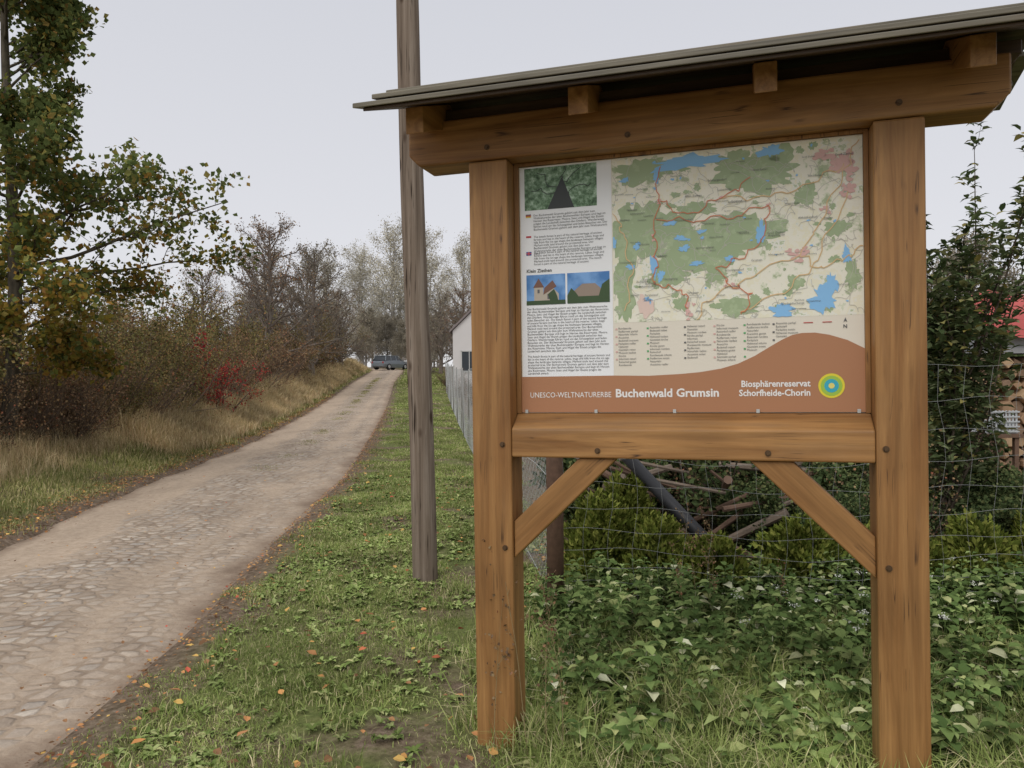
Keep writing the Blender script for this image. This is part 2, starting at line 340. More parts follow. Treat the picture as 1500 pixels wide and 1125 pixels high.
lk=[(.52,.042,.085,.028),(.755,.03,.03,.022),(.727,.328,.011,.045),(.783,.622,.035,.022),(.892,.585,.035,.045),(.915,.53,.015,.035),(.955,.43,.012,.025),(.42,.43,.009,.045),(.50,.33,.018,.01),(.51,.37,.015,.012),(.335,.09,.013,.009),(.43,.09,.009,.02),(.47,.27,.02,.009),(.56,.31,.012,.008),(.545,.43,.02,.008),(.37,.35,.01,.014),(.30,.33,.008,.02),(.40,.56,.012,.01),(.44,.47,.01,.02),(.35,.43,.012,.01),(.64,.42,.015,.01)]
for _ in range(26): lk.append((rr.uniform(.31,.99),rr.uniform(.02,.63),rr.uniform(.002,.006),rr.uniform(.002,.005)))
sheet('map_lakes',[blob(q[0],q[1],q[2],q[3],36,.38) for q in lk],M_lake,4)
M_town=flat((.72,.45,.41),'panel_map_towns')
towns=[]
for cx,cy,rx,ry,k_ in [(.945,.10,.035,.045,34),(.90,.06,.03,.02,12),(.96,.20,.02,.03,14),(.83,.42,.03,.022,14),(.52,.60,.016,.03,9),(.65,.515,.014,.01,5),(.44,.18,.01,.013,5),(.62,.19,.01,.01,4),(.75,.23,.01,.012,4),(.90,.26,.015,.02,6),(.42,.32,.006,.014,4)]:
    for _ in range(k_):
        a_=rr.gauss(cx,rx*.5);b_=rr.gauss(cy,ry*.5); towns.append(blob(min(a_,.985),b_,rx*.22+.002,ry*.2+.002,8,.4))
sheet('map_towns',towns,M_town,5)
sheet('map_heath',[blob(.395,.585,.022,.045,20,.3)],flat((.78,.60,.52),'panel_map_heath'),4)
def line(pts,w):
    P=[]
    for (a0,b0),(a1,b1) in zip(pts[:-1],pts[1:]):
        for i in range(8): 
            t=i/8; P.append((a0+(a1-a0)*t+rr.uniform(-.004,.004)+.010*math.sin(a0*60+t*6.3)*math.sin(math.pi*t),b0+(b1-b0)*t+rr.uniform(-.004,.004)+.014*math.sin(b0*50+t*8)*math.sin(math.pi*t)))
    P.append(pts[-1]); out=[]
    for p,q in zip(P[:-1],P[1:]):
        dx,dy=(q[0]-p[0])*PWD,(q[1]-p[1])*PH; L=math.hypot(dx,dy)+1e-6; nx_,ny_=-dy/L*w/2,dx/L*w/2
        out.append([(p[0]+nx_/PWD,p[1]+ny_/PH),(q[0]+nx_/PWD,q[1]+ny_/PH),(q[0]-nx_/PWD,q[1]-ny_/PH),(p[0]-nx_/PWD,p[1]-ny_/PH)])
    return out
red=[];org=[];gry=[]
for p in [[(.44,.05),(.44,.18),(.42,.32),(.43,.42),(.42,.50)],[(.44,.18),(.52,.24),(.62,.19),(.70,.12)],[(.43,.25),(.55,.27),(.66,.26),(.75,.23)],[(.75,.23),(.74,.33),(.68,.42),(.60,.45)],[(.60,.45),(.64,.52),(.70,.55),(.67,.63)],[(.42,.50),(.50,.53),(.52,.60)]]: red+=line(p,.0032)
for p in [[(.54,.645),(.60,.55),(.68,.50),(.83,.42),(.90,.28),(.95,.12),(.99,.02)],[(.83,.42),(.88,.47),(.94,.45),(.998,.40)],[(.67,.62),(.80,.55),(.88,.44),(.96,.2)],[(.30,.22),(.33,.30),(.36,.44),(.33,.60)],[(.62,.19),(.75,.2),(.88,.16),(.95,.10)]]: org+=line(p,.0036)
for i in range(90):
    a_=(rr.uniform(.3,.98),rr.uniform(.02,.63)); b2=(min(.997,max(.298,a_[0]+rr.uniform(-.2,.2))),min(.64,max(.01,a_[1]+rr.uniform(-.2,.2)))); gry+=line([a_,((a_[0]+b2[0])/2+.01,(a_[1]+b2[1])/2+.02),b2],.0015)
def clipq(L): return [[(min(max(t,.297),.998),min(max(f,.005),.645)) for t,f in q] for q in L]
sheet('map_minor_roads',clipq(gry),flat((.52,.50,.44),'panel_map_track'),3)
sheet('map_roads',clipq(org),flat((.72,.50,.26),'panel_map_road'),6)
sheet('map_trails',clipq(red),flat((.64,.20,.10),'panel_map_trail'),7)
m,nt=mat('photo_forest_canopy'); n1=noise(nt,objco(nt),42,8,.75); finish(nt,ramp(nt,n1,[(.35,(.03,.07,.03)),(.46,(.12,.22,.11)),(.56,(.28,.42,.28)),(.68,(.6,.74,.6))]),.3)
sheet('photo_canopy',[rect(.018,.249,.008,.178)],m,2)
tri=[[(.138,.055),(.141,.055),(.178,.178),(.092,.178)]]
for (a0,a1) in [((.137,.10),(.06,.03)),((.14,.09),(.2,.02)),((.14,.12),(.23,.09)),((.135,.11),(.04,.10)),((.14,.07),(.15,.01))]: tri+=line([a0,a1],.003)
sheet('photo_tree_trunk',tri,flat((.03,.035,.03),'photo_trunk_dark'),3)
m,nt=mat('photo_blue_sky'); n1=noise(nt,objco(nt),12,5); finish(nt,ramp(nt,n1,[(.4,(.08,.22,.50)),(.6,(.22,.42,.75))]),.3)
sheet('photo_sky',[rect(.020,.146,.44,.562),rect(.152,.285,.44,.562)],m,2)
sheet('photo_church',[[(.045,.49),(.06,.465),(.075,.49),(.075,.52),(.095,.48),(.125,.52),(.125,.556),(.045,.556)]],flat((.50,.44,.36),'photo_church_wall'),3)
sheet('photo_church_roof',[[(.042,.492),(.06,.455),(.078,.492)],[(.075,.522),(.078,.495),(.105,.465),(.118,.49)]],flat((.20,.10,.07),'photo_church_roof'),4)
sheet('photo_church_windows',[rect(.056,.063,.50,.515),rect(.088,.094,.52,.54),rect(.105,.111,.52,.54)],M_ink,4)
sheet('photo_barn',[[(.165,.52),(.20,.485),(.24,.485),(.27,.52),(.265,.545),(.17,.545)]],flat((.32,.25,.20),'photo_barn'),3)
sheet('photo_shrubs',[rect(.020,.146,.545,.5615),rect(.152,.285,.535,.5615),[(.10,.56),(.09,.52),(.11,.50),(.12,.53),(.125,.56)],[(.152,.53),(.165,.50),(.18,.52),(.19,.54),(.152,.545)],[(.25,.54),(.262,.49),(.285,.47),(.285,.54)]],flat((.05,.09,.035),'photo_shrubs',.3),5)
sheet('flag_black',[rect(.021,.038,.193,.1975)],M_ink,3); sheet('flag_red',[rect(.021,.038,.1975,.202),rect(.021,.038,.281,.288)],flat((.5,.02,.02),'flag_red'),3); sheet('flag_gold',[rect(.021,.038,.202,.2065)],flat((.7,.5,.03),'flag_gold'),3)
sheet('flag_blue',[rect(.021,.038,.345,.360)],flat((.05,.07,.3),'flag_blue'),3); sheet('flag_cross',[rect(.021,.038,.3505,.3545),rect(.0275,.0315,.345,.360)],flat((.6,.1,.1),'flag_cross'),4)
def disc(t,f,r,n=36): return [(t+r/PWD*math.cos(2*math.pi*i/n),f+r/PH*math.sin(2*math.pi*i/n)) for i in range(n)]
for i,(r_,c_) in enumerate([(.044,(.78,.66,.05)),(.036,(.36,.56,.08)),(.024,(.05,.42,.55)),(.010,(.80,.70,.2))]): sheet('logo_ring_%d'%(i+1),[disc(.912,.902,r_)],flat(c_,'logo_%d'%i),4+i)
def text(name,body,size,t,f,m,lev=4,box=None,bold=0,fit=None,align='LEFT',sp=1.0):
    cu=bpy.data.curves.new(name,'FONT'); cu.body=body; cu.size=size; cu.resolution_u=2; cu.offset=bold; cu.align_x=align; cu.space_line=sp; cu.fill_mode='FRONT'
    if box: cu.text_boxes[0].width=box
    o=bpy.data.objects.new(name,cu); COL.objects.link(o); o.parent=board; a_=pt(t,f); o.location=(a_[0],PY-.0006*lev,a_[1]); o.rotation_euler=(math.pi/2,0,0); cu.materials.append(m)
    if fit:
        bpy.context.view_layer.update(); dx=o.dimensions.x
        if dx>0: o.scale=(fit/dx,1,1)
    return o
text('title_small','UNESCO-WELTNATURERBE',.030,.027,.938,M_wt,fit=.325)
text('title_large','Buchenwald Grumsin',.044,.298,.938,M_wt,fit=.385,bold=.0012)
text('reserve_line_1','Biosphärenreservat',.033,.667,.903,M_wt,fit=.238,bold=.0008)
text('reserve_line_2','Schorfheide-Chorin',.033,.661,.937,M_wt,fit=.246,bold=.0008)
G='Der Buchenwald Grumsin gehört seit dem Jahr zum Weltnaturerbe der alten Buchenwälder Europas und liegt im Herzen des Reservates. Moore, Seen und Hügel der Eiszeit prägen die Landschaft zwischen den Dörfern. Wanderwege führen rund um das Schutzgebiet und laden Besucher ein. '
E='The beech forest is part of the natural heritage of ancient forests and lies in the heart of the reserve. Lakes, bogs and hills from the ice age shape the landscape between villages. Marked trails lead around the protected area. '
TS=.0118
text('text_german',G+G[:60],TS,.046,.203,M_ink,box=.30,sp=.95)
text('text_polish',E+G[:110],TS,.046,.290,M_ink,box=.30,sp=.95)
text('text_english',E+E[:60],TS,.046,.355,M_ink,box=.30,sp=.95)
text('heading_village','Klein Ziethen',.019,.021,.430,M_ink,bold=.0004)
text('text_village',(G+E+G+G+E)[:980],TS,.021,.582,M_ink,box=.332,sp=.95)
text('text_contact',(E+G)[:420],TS,.021,.775,M_ink,box=.332,sp=.95)
LEG=['Rundwanderweg','Radfernweg','Naturlehrpfad','Aussichtspunkt','Badestelle','Parkplatz','Haltestelle','Gaststätte','Museum','Kirche','Information','Reiterhof']
for i,(t_,n_) in enumerate([(.31,13),(.405,13),(.515,11),(.60,12),(.685,9),(.765,5)]):
    text('legend_column_%d'%(i+1),'\n'.join(LEG[(i*3+j)%12][:9]+(' '+LEG[(i+j*5)%12].lower()[:6] if (i+j)%3 else '') for j in range(n_)),.0105,t_,.672,M_ink,sp=1.12)
    sheet('legend_icons_%d'%(i+1),[rect(t_-.009,t_-.003,.668+j*.0148,.674+j*.0148) for j in range(0,min(n_,10),2)],[M_town,flat((.1,.4,.15),'legend_green'),M_ink][i%3],4)
sheet('scale_bar',[rect(.84,.865,.668,.671),rect(.89,.915,.668,.671)],flat((.5,.05,.05),'legend_red'),4); sheet('north_arrow',[[(.945,.672),(.950,.655),(.955,.672),(.950,.667)]],M_ink,4)
text('north_letter','N',.018,.944,.693,M_ink,bold=.0004)
names=['Angermünde','Altkünkendorf','Grumsin','Luisenfelde','Zuchenberg','Klein Ziethen','Groß Ziethen','Wolletzsee','Schmargendorf','Sperlingsherberge','Serwest','Herzsprung','Parsteinsee','Buchholz','Neuhaus','Töpferberge','Blumberg']
for i in range(70): text('map_label_%d'%i,names[i%17],rr.choice([.007,.008,.009,.011]),rr.uniform(.30,.93),rr.uniform(.03,.63),M_ink,9)
b=Buf()
for u in (.12,.40,.70,1.0,1.34): b.box(u-.006,u+.006,PY-.009,PY-.0065,1.353,1.367)
b.obj('panel_clips',[M_steel],board,.0008)
# ------------------------------------------------------------------ utility pole
m,nt=mat('weathered_pole_wood'); s=objco(nt,(26,26,.7)); n1=noise(nt,s,1,6,.65,.6); n2=noise(nt,objco(nt,(60,60,2)),1,3)
c=ramp(nt,n1,[(.25,(.08,.058,.042)),(.5,(.22,.17,.13)),(.75,(.36,.30,.245))]); c=mix(nt,ramp(nt,n2,[(.60,0),(.66,1)]),c,(.04,.028,.02))
vo=nt.nodes.new('ShaderNodeTexVoronoi'); vo.inputs['Scale'].default_value=1; nt.links.new(objco(nt,(9,9,3.3)),vo.inputs['Vector']); c=mix(nt,ramp(nt,vo.outputs['Distance'],[(.10,1),(.2,0)]),c,(.07,.045,.03))
finish(nt,c,.85,n1,.7,.012,.15)
pole=empty('utility_pole',(-.645,5.46,0)); nz_,na=60,20
V=[];F=[]
for i in range(nz_+1):
    z=-.3+8.8*i/nz_; cx=-.0212*z+.006*math.sin(z*1.6); r_=.091-.0022*z
    for j in range(na):
        a_=2*math.pi*j/na; q=r_*(1+.012*math.sin(3*a_+z)+.015*math.sin(z*5+2*a_)*(.3+.3*math.sin(z*2.2))+.04*math.exp(-z*5)*max(0,math.sin(5*a_)))
        V.append((cx+q*math.cos(a_),q*math.sin(a_),z))
for i in range(nz_):
    for j in range(na): F.append((i*na+j,i*na+(j+1)%na,(i+1)*na+(j+1)%na,(i+1)*na+j))
o=new_obj('pole_shaft',mesh_np('pole_shaft',V,F,True),pole,[m])
b=Buf(); b.box(-.75,.40,-.05,.05,8.0,8.12); 
for u in (-.7,-.35,.05,.35): b.cyl((u,0,8.12),(u,0,8.26),.03,.02,10)
b.obj('crossarm_with_insulators',[m],pole,.005)
# ------------------------------------------------------------------ trees
def unit(v):
    l=math.sqrt(v[0]**2+v[1]**2+v[2]**2)+1e-9; return (v[0]/l,v[1]/l,v[2]/l)
def grow(S,A,p,d,L,r,lvl,cfg,rn):
    ns=cfg['nseg'][lvl]; st=L/ns; wob=cfg['wob'][lvl]; up=cfg['up'][lvl]; mx=cfg['max']; kids=cfg['kids'][lvl] if lvl<mx else 0
    r0=r
    for i in range(ns):
        d=unit((d[0]+rn.gauss(0,wob),d[1]+rn.gauss(0,wob),d[2]+rn.gauss(0,wob)+up))
        q=(p[0]+d[0]*st,p[1]+d[1]*st,p[2]+d[2]*st)
        r1=r*(1-(i+1)/ns*.8)
        S.setdefault(lvl,[]).append([*p,*q,r0,r1])
        if lvl>=cfg['leaf']: A.append((*q,*d)); 
        if kids:
            kk=kids
            if i>=cfg.get('bare',[0]*9)[lvl]:
                for _ in range(int(kk)+(1 if rn.random()<kk-int(kk) else 0)):
                    th=math.radians(rn.uniform(*cfg['ang'])); v=unit((rn.gauss(0,1),rn.gauss(0,1),rn.gauss(0,1)))
                    dt=v[0]*d[0]+v[1]*d[1]+v[2]*d[2]; v=unit((v[0]-dt*d[0],v[1]-dt*d[1],v[2]-dt*d[2]))
                    nd=unit((d[0]*math.cos(th)+v[0]*math.sin(th),d[1]*math.cos(th)+v[1]*math.sin(th),d[2]*math.cos(th)+v[2]*math.sin(th)))
                    t=rn.random(); cp=(p[0]+(q[0]-p[0])*t,p[1]+(q[1]-p[1])*t,p[2]+(q[2]-p[2])*t)
                    grow(S,A,cp,nd,L*rn.uniform(*cfg['ratio'])*(1-.5*i/ns),max(r1*.6,cfg['rmin']),lvl+1,cfg,rn)
        p=q;r0=r1
def leaf_cloud(name,A,per,spread,size,parent,m,R,asp=.38,jit=.8,down=0):
    A=np.array(A); idx=np.repeat(np.arange(len(A)),per); P=A[idx,:3]+R.normal(0,spread,(len(idx),3)); Dd=A[idx,3:]*.4+R.normal(0,jit,(len(idx),3)); Dd[:,2]-=down
    L=size*R.uniform(.6,1.3,len(idx)); me=leaves_mesh(name,P,Dd,L,L*asp,R=R); return new_obj(name,me,parent,[m])
def barkmat(name,c1,c2):
    m,nt=mat(name); n=noise(nt,objco(nt,(6,6,1.5)),3,3); c=ramp(nt,n,[(.3,c1),(.7,c2)]); d=nt.nodes.new('ShaderNodeBsdfDiffuse'); o=nt.nodes.new('ShaderNodeOutputMaterial'); nt.links.new(c,d.inputs[0]); nt.links.new(d.outputs[0],o.inputs[0]); return m
B_oak=barkmat('oak_bark',(.05,.043,.032),(.14,.12,.09)); B_brush=barkmat('brush_bark',(.09,.065,.05),(.21,.16,.12)); B_mid=barkmat('hawthorn_bark',(.15,.125,.105),(.27,.23,.195)); B_far=barkmat('hazed_distant_bark',(.33,.305,.275),(.44,.41,.37)); B_dark=barkmat('garden_bark',(.05,.04,.03),(.14,.11,.085)); B_mist=barkmat('hazed_far_bark',(.27,.25,.23),(.36,.33,.30))  # bark of the far trees is paled: haze painted into the colour
L_oak=leafmat('oak_leaves',[(0,(.055,.075,.025)),(.5,(.10,.125,.042)),(.78,(.155,.17,.055)),(.92,(.23,.20,.06)),(1,(.22,.12,.04))],.35,k=1.4)
L_oaky=leafmat('oak_leaves_autumn',[(0,(.12,.13,.03)),(.4,(.25,.20,.04)),(.7,(.31,.21,.05)),(1,(.22,.11,.03))],.35,k=1.3)
L_olive=leafmat('hedge_leaves_olive',[(0,(.08,.08,.03)),(.4,(.14,.13,.05)),(.75,(.20,.15,.06)),(1,(.20,.10,.05))])
L_brown=leafmat('hedge_leaves_brown',[(0,(.11,.068,.042)),(.5,(.175,.115,.068)),(.85,(.24,.17,.09)),(1,(.25,.09,.055))],k=1.4)
L_red=leafmat('red_leaves',[(0,(.18,.02,.025)),(.5,(.30,.035,.04)),(1,(.40,.09,.05))],k=1.1)
L_far=leafmat('hazed_distant_leaves',[(0,(.34,.31,.23)),(.6,(.40,.37,.28)),(1,(.44,.40,.31))],nscale=.1,k=1.2)  # pale leaf tones stand in for haze over the distance
L_fard=leafmat('hazed_brown_leaves',[(0,(.19,.175,.135)),(.6,(.26,.23,.17)),(1,(.29,.24,.18))],nscale=.2,k=1.25)  # brown leaves lightened in colour to imitate haze
L_apple=leafmat('apple_leaves',[(0,(.05,.075,.03)),(.5,(.10,.125,.055)),(.85,(.17,.19,.10)),(1,(.26,.21,.06))],.25)
L_darkg=leafmat('garden_shrub_leaves',[(0,(.035,.055,.022)),(.6,(.075,.10,.04)),(1,(.14,.15,.06))],k=1.35)
L_thuja=leafmat('thuja_foliage',[(0,(.06,.08,.015)),(.5,(.13,.155,.03)),(1,(.22,.225,.055))],nscale=4,k=1.4)
def oak():
    rn=random.Random(21); R=np.random.RandomState(5)
    bx,by=-7.45,11.0; bz=float(H(bx,by)); par=empty('oak_tree',(bx,by,bz-.1))
    S={0:[]};A=[];top=8.6
    def tp(z): return (.02+.10*math.sin(z*.55)+.02*z, .05*math.sin(z*.9), z)
    n=26
    for i in range(n):
        z0=top*i/n;z1=top*(i+1)/n; r0=.105*(1-z0/top)**.8+.012; r1=.105*(1-z1/top)**.8+.012
        S[0].append([*tp(z0),*tp(z1),r0,r1])
    prof=lambda z: np.interp(z,[1.0,2,2.6,3.2,3.6,4.0,4.6,5.5,7,8,8.7],[1.5,2.1,2.2,2.75,2.6,1.6,1.5,1.45,1.4,1.1,.6])
    cfg=dict(nseg=[0,7,4,3],wob=[0,.12,.18,.22],up=[0,.03,.03,.02],kids=[0,1.4,1.5,0],max=3,leaf=2,ang=(25,65),ratio=(.26,.42),rmin=.004,bare=[0,2,0,0])
    for i in range(54):
        z=1.3+(top-1.5)*i/53+rn.uniform(-.1,.1); az=rn.uniform(0,6.283)
        if i%3==0: az=rn.uniform(-1.0,.7)
        L=prof(z)*rn.uniform(.6,1.05); el=rn.uniform(.05,.4)+.25*(z>4.2)
        grow(S,A,tp(z),(math.cos(az)*math.cos(el),math.sin(az)*math.cos(el),math.sin(el)),L,.012+.008*L,1,cfg,rn)
    grow(S,A,tp(2.75),(.93,-.1,.22),3.2,.035,1,cfg,rn); grow(S,A,tp(2.4),(.9,.2,.28),3.0,.03,1,cfg,rn); grow(S,A,tp(1.9),(.9,-.3,.12),2.2,.028,1,cfg,rn)
    branch_mesh('trunk_and_limbs',S,par,B_oak)
    A=np.array(A); low=R.uniform(size=len(A))<np.interp(A[:,2],[1.5,2.6,3.4,4.2,8],[.8,.6,.22,.08,.04])
    keep=R.uniform(size=len(A))<.85
    leaf_cloud('leaves',A[keep&~low],4,.09,.09,par,L_oak,R,.42)
    leaf_cloud('autumn_leaves',A[keep&low],4,.09,.085,par,L_oaky,R,.42)
oak()
def make_shrub(seed,h,rad,stems,leafper,lm,bm_,leafsize=.05,twig=1.6,keep=1.,maxl=3):
    rn=random.Random(seed);R=np.random.RandomState(seed); S={};A=[]
    cfg=dict(nseg=[1,6,4,3],wob=[0,.10,.2,.25],up=[0,.04,.05,.0],kids=[0,twig,twig,0],max=maxl,leaf=2,ang=(20,60),ratio=(.25,.45),rmin=.003,bare=[0,0,0,0])
    for i in range(stems):
        az=rn.uniform(0,6.283); el=math.radians(rn.uniform(35,88)); rr_=rad*.45*math.sqrt(rn.random())
        p=(rr_*math.cos(az),rr_*math.sin(az),-.05); L=h*rn.uniform(.55,1.0)
        grow(S,A,p,(math.cos(az)*math.cos(el),math.sin(az)*math.cos(el),math.sin(el)),L,.010+.006*h,1,cfg,rn)
    Vs=[];Fs=[];off=0
    for lvl,segs in S.items():
        V,F=prisms(segs,{1:5}.get(lvl,3)); Vs.append(V);Fs.append(F+off);off+=len(V)
    mb=mesh_np('branches',np.concatenate(Vs),np.concatenate(Fs),True); mb.materials.append(bm_)
    ml=None
    if leafper>0:
        A=np.array(A); A=A[R.uniform(size=len(A))<keep]; idx=np.repeat(np.arange(len(A)),leafper); P=A[idx,:3]+R.normal(0,.07,(len(idx),3)); Dd=A[idx,3:]*.4+R.normal(0,.8,(len(idx),3)); L=leafsize*R.uniform(.6,1.3,len(idx))
        ml=leaves_mesh('leaves',P,Dd,L,L*.4,R=R); ml.materials.append(lm)
    return mb,ml
def place(name,proto,x,y,s=1.,rot=0,z=None,sz=None):
    p=empty(name,(x,y,(float(H(x,y)) if z is None else z)-.03),rot); p.scale=(s,s,sz or s)
    for nm,d in zip(('branches','leaves'),proto):
        if d: o=bpy.data.objects.new(nm,d); COL.objects.link(o); o.parent=p
    return p
pr=[make_shrub(1,3.0,1.2,24,2,L_olive,B_brush),make_shrub(2,2.6,1.3,30,2,L_brown,B_brush,keep=.6),make_shrub(3,3.3,1.2,22,2,L_olive,B_brush,.06),make_shrub(4,2.2,1.1,28,1,L_brown,B_brush,keep=.4)]
rn=random.Random(5)
for i,(yv,off,k_,s_) in enumerate([(9.6,2.9,2,.72),(10.4,2.5,1,.65),(11.5,2.4,3,.75),(12.3,3.2,0,.8),(12.5,2.0,3,.55),(13.4,2.5,1,.8),(14.5,2.3,0,.72),(15.8,3.2,2,.85),(16.2,2.3,3,.75),(17.8,2.3,0,.85),(19.5,2.6,0,.85),(20.5,3.4,2,.95),(21.5,2.4,3,.9),(24,2.5,1,1.0),(26.5,2.8,0,.95),(29.5,2.7,1,1.1),(32,3.4,2,1.25),(33,2.6,3,1.2),(36.5,2.8,1,1.35),(41,3,0,1.3),(46,3.2,1,1.5),(51,3.2,2,1.4),(57,3.4,1,1.6),(64,3.6,0,1.6),(10.5,4.8,0,1.0),(14,5.0,2,1.0),(18,5.4,0,1.15),(22,5.4,1,1.5),(28,6,2,1.5),(8.6,3.3,1,.8),(12,5.6,1,1.15),(25,5.0,2,1.3),(16,4.6,2,1.0)]):
    place('roadside_shrub',pr[k_],float(rL(yv))-off,yv,s_,rn.uniform(0,6.28))
redp=make_shrub(9,2.6,.8,14,2,L_red,B_brush,.07,1.3,.45); place('red_leaved_shrub',redp,-8.25,20.6,.9,1.)
def make_tree(seed,h,tr,limbs,lm,per,bm_,lsz,spread_=.1,el=(20,60),z0=.25,keep=1.,prof=None,twk=1.6,rmin=.008):
    rn=random.Random(seed);R=np.random.RandomState(seed);S={0:[]};A=[]
    n=14; 
    def tp(z): return (.15*math.sin(z*.4+seed),.12*math.sin(z*.5+2*seed),z)
    for i in range(n):
        a0,a1=h*i/n,h*(i+1)/n; S[0].append([*tp(a0),*tp(a1),tr*(1-a0/h)**.9+.015,tr*(1-a1/h)**.9+.015])
    cfg=dict(nseg=[0,7,5,4],wob=[0,.12,.18,.22],up=[0,.05,.03,.0],kids=[0,twk,twk,0],max=3,leaf=2,ang=(20,60),ratio=(.28,.5),rmin=rmin,bare=[0,1,0,0])
    for i in range(limbs):
        f=z0+(1-z0)*i/limbs; az=i*2.4+rn.uniform(-.4,.4); e_=math.radians(rn.uniform(*el))
        L=h*(prof(f) if prof else .38*(1-f*.6))*rn.uniform(.8,1.1)
        grow(S,A,tp(h*f),(math.cos(az)*math.cos(e_),math.sin(az)*math.cos(e_),math.sin(e_)),L,tr*.4*(1-f*.7),1,cfg,rn)
    Vs=[];Fs=[];off=0
    for lvl,segs in S.items():
        V,F=prisms(segs,{0:8,1:4}.get(lvl,3)); Vs.append(V);Fs.append(F+off);off+=len(V)
    mb=mesh_np('branches',np.concatenate(Vs),np.concatenate(Fs),True); mb.materials.append(bm_); ml=None
    if per:
        A=np.array(A); A=A[R.uniform(size=len(A))<keep]; idx=np.repeat(np.arange(len(A)),per); P=A[idx,:3]+R.normal(0,spread_,(len(idx),3)); Dd=R.normal(0,.8,(len(idx),3)); L=lsz*R.uniform(.6,1.3,len(idx)); ml=leaves_mesh('leaves',P,Dd,L,L*.4,R=R); ml.materials.append(lm)
    return mb,ml
dome=lambda f:.62*(1-f*.75)
t_haw=make_tree(31,6.6,.2,44,L_brown,1,B_mid,.07,z0=.10,keep=.3,prof=dome,el=(10,55))
t_haw2=make_tree(32,7,.2,34,L_fard,1,B_mid,.08,z0=.12,keep=.5,prof=dome)
wide=lambda f:.42*(1-f*.5)
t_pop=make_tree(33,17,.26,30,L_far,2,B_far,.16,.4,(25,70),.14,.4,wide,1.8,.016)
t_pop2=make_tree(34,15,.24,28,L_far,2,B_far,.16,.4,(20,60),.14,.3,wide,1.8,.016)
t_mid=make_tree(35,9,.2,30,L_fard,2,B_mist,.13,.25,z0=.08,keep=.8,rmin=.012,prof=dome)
place('hawthorn_tree',t_haw,-12.4,38,1.22,0); place('hawthorn_tree',t_haw2,-11.6,44,1.1,2.); place('hawthorn_tree',t_haw2,-15.5,47,1.1,1); place('hawthorn_tree',t_haw2,-15.2,56,1.15,3); place('hawthorn_tree',t_haw,-18,44,.95,4); place('hawthorn_tree',t_haw,-14.6,64,1.0,2.5)
place('garden_fruit_tree',t_haw,-3.9,62,1.05,1.2); place('garden_fruit_tree',t_haw2,-6.3,66,1.0,.4); place('garden_fruit_tree',t_haw,-5.9,50,.5,2.2)
row=empty('distant_tree_row',(0,0,0))
rn=random.Random(8)
def inrow(proto,x,y,s,rot):
    p=place('tree',proto,x,y,s,rot); p.parent=row
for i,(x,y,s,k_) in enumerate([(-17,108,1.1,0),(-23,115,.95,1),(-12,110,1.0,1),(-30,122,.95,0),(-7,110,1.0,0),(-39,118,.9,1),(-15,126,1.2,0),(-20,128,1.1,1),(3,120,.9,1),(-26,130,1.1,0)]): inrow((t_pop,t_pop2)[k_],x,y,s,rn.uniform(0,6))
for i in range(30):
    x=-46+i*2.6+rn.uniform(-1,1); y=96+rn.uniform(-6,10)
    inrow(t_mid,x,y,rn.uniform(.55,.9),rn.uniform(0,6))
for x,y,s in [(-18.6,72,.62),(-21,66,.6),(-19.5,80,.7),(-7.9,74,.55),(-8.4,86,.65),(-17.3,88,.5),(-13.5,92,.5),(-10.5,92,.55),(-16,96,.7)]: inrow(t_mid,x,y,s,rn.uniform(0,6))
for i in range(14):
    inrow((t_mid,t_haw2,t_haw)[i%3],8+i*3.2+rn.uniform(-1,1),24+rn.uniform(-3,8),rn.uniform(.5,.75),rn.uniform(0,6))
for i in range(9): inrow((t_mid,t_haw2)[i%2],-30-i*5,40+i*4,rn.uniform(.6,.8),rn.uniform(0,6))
# ------------------------------------------------------------------ fences
def fence_x(y): return .26-.106*(y-4.67)
cf=empty('chain_link_fence'); segs=[]; L=36.; hgt=1.62; st=.085
dirv=np.array([-.106,1.0]); dirv/=np.linalg.norm(dirv)
def fp(s,z):
    x=.26+dirv[0]*s+.025*math.sin(s*1.7)*z;y=4.67+dirv[1]*s; return (x,y,float(base(y))+.03+z+.02*math.sin(s*.9))
ns=int(L/st)
for i in range(-25,ns):
    s0=i*st
    for sg in (0,1):
        a0=s0
        for q in range(3):
            sa=a0+hgt*q/3; sb=a0+hgt*(q+1)/3; za=hgt*q/3; zb_=hgt*(q+1)/3
            if sg: za,zb_=hgt-za,hgt-zb_
            if sa<0 or sb>L: continue
            segs.append([*fp(sa,za),*fp(sb,zb_),.0013,.0013])
V,F=prisms(segs,3); new_obj('wire_mesh',mesh_np('wire_mesh',V,F),cf,[M_steel])
b=Buf()
for s in np.arange(0,L+.1,4.5):
    p=fp(s,-.2);q=fp(s,hgt+.06); b.cyl(p,q,.02 if s>0 else .055,.02 if s>0 else .055,10,0 if s==0 else 1)
b.obj('fence_posts',[simple('rusty_post',(.13,.075,.05),.8,.5,30),simple('grey_post',(.30,.29,.27),.7,.3,30)],cf,0,True)
segs=[]
for z in (.05,.8,hgt):
    for s in np.arange(0,L,1.0): segs.append([*fp(s,z),*fp(min(s+1,L),z),.0022,.0022])
V,F=prisms(segs,4); new_obj('tension_wires',mesh_np('tension_wires',V,F),cf,[M_steel])
wf=empty('wire_stock_fence'); segs=[]
def wp(x,z):
    y=4.67-.09*(x-.26)+.02*math.sin(x*3+z*4); return (x+.02*math.sin(z*9+x*2),y,z+.03*math.sin(x*2.3+z)+.012*math.sin(x*9+z*20)+.02)
hz=[0,.08,.17,.27,.38,.5,.64,.79,.95,1.12,1.3,1.5]
for z in hz:
    for i in range(60): segs.append([*wp(.26+i*.1,z),*wp(.26+(i+1)*.1,z),.0009,.0009])
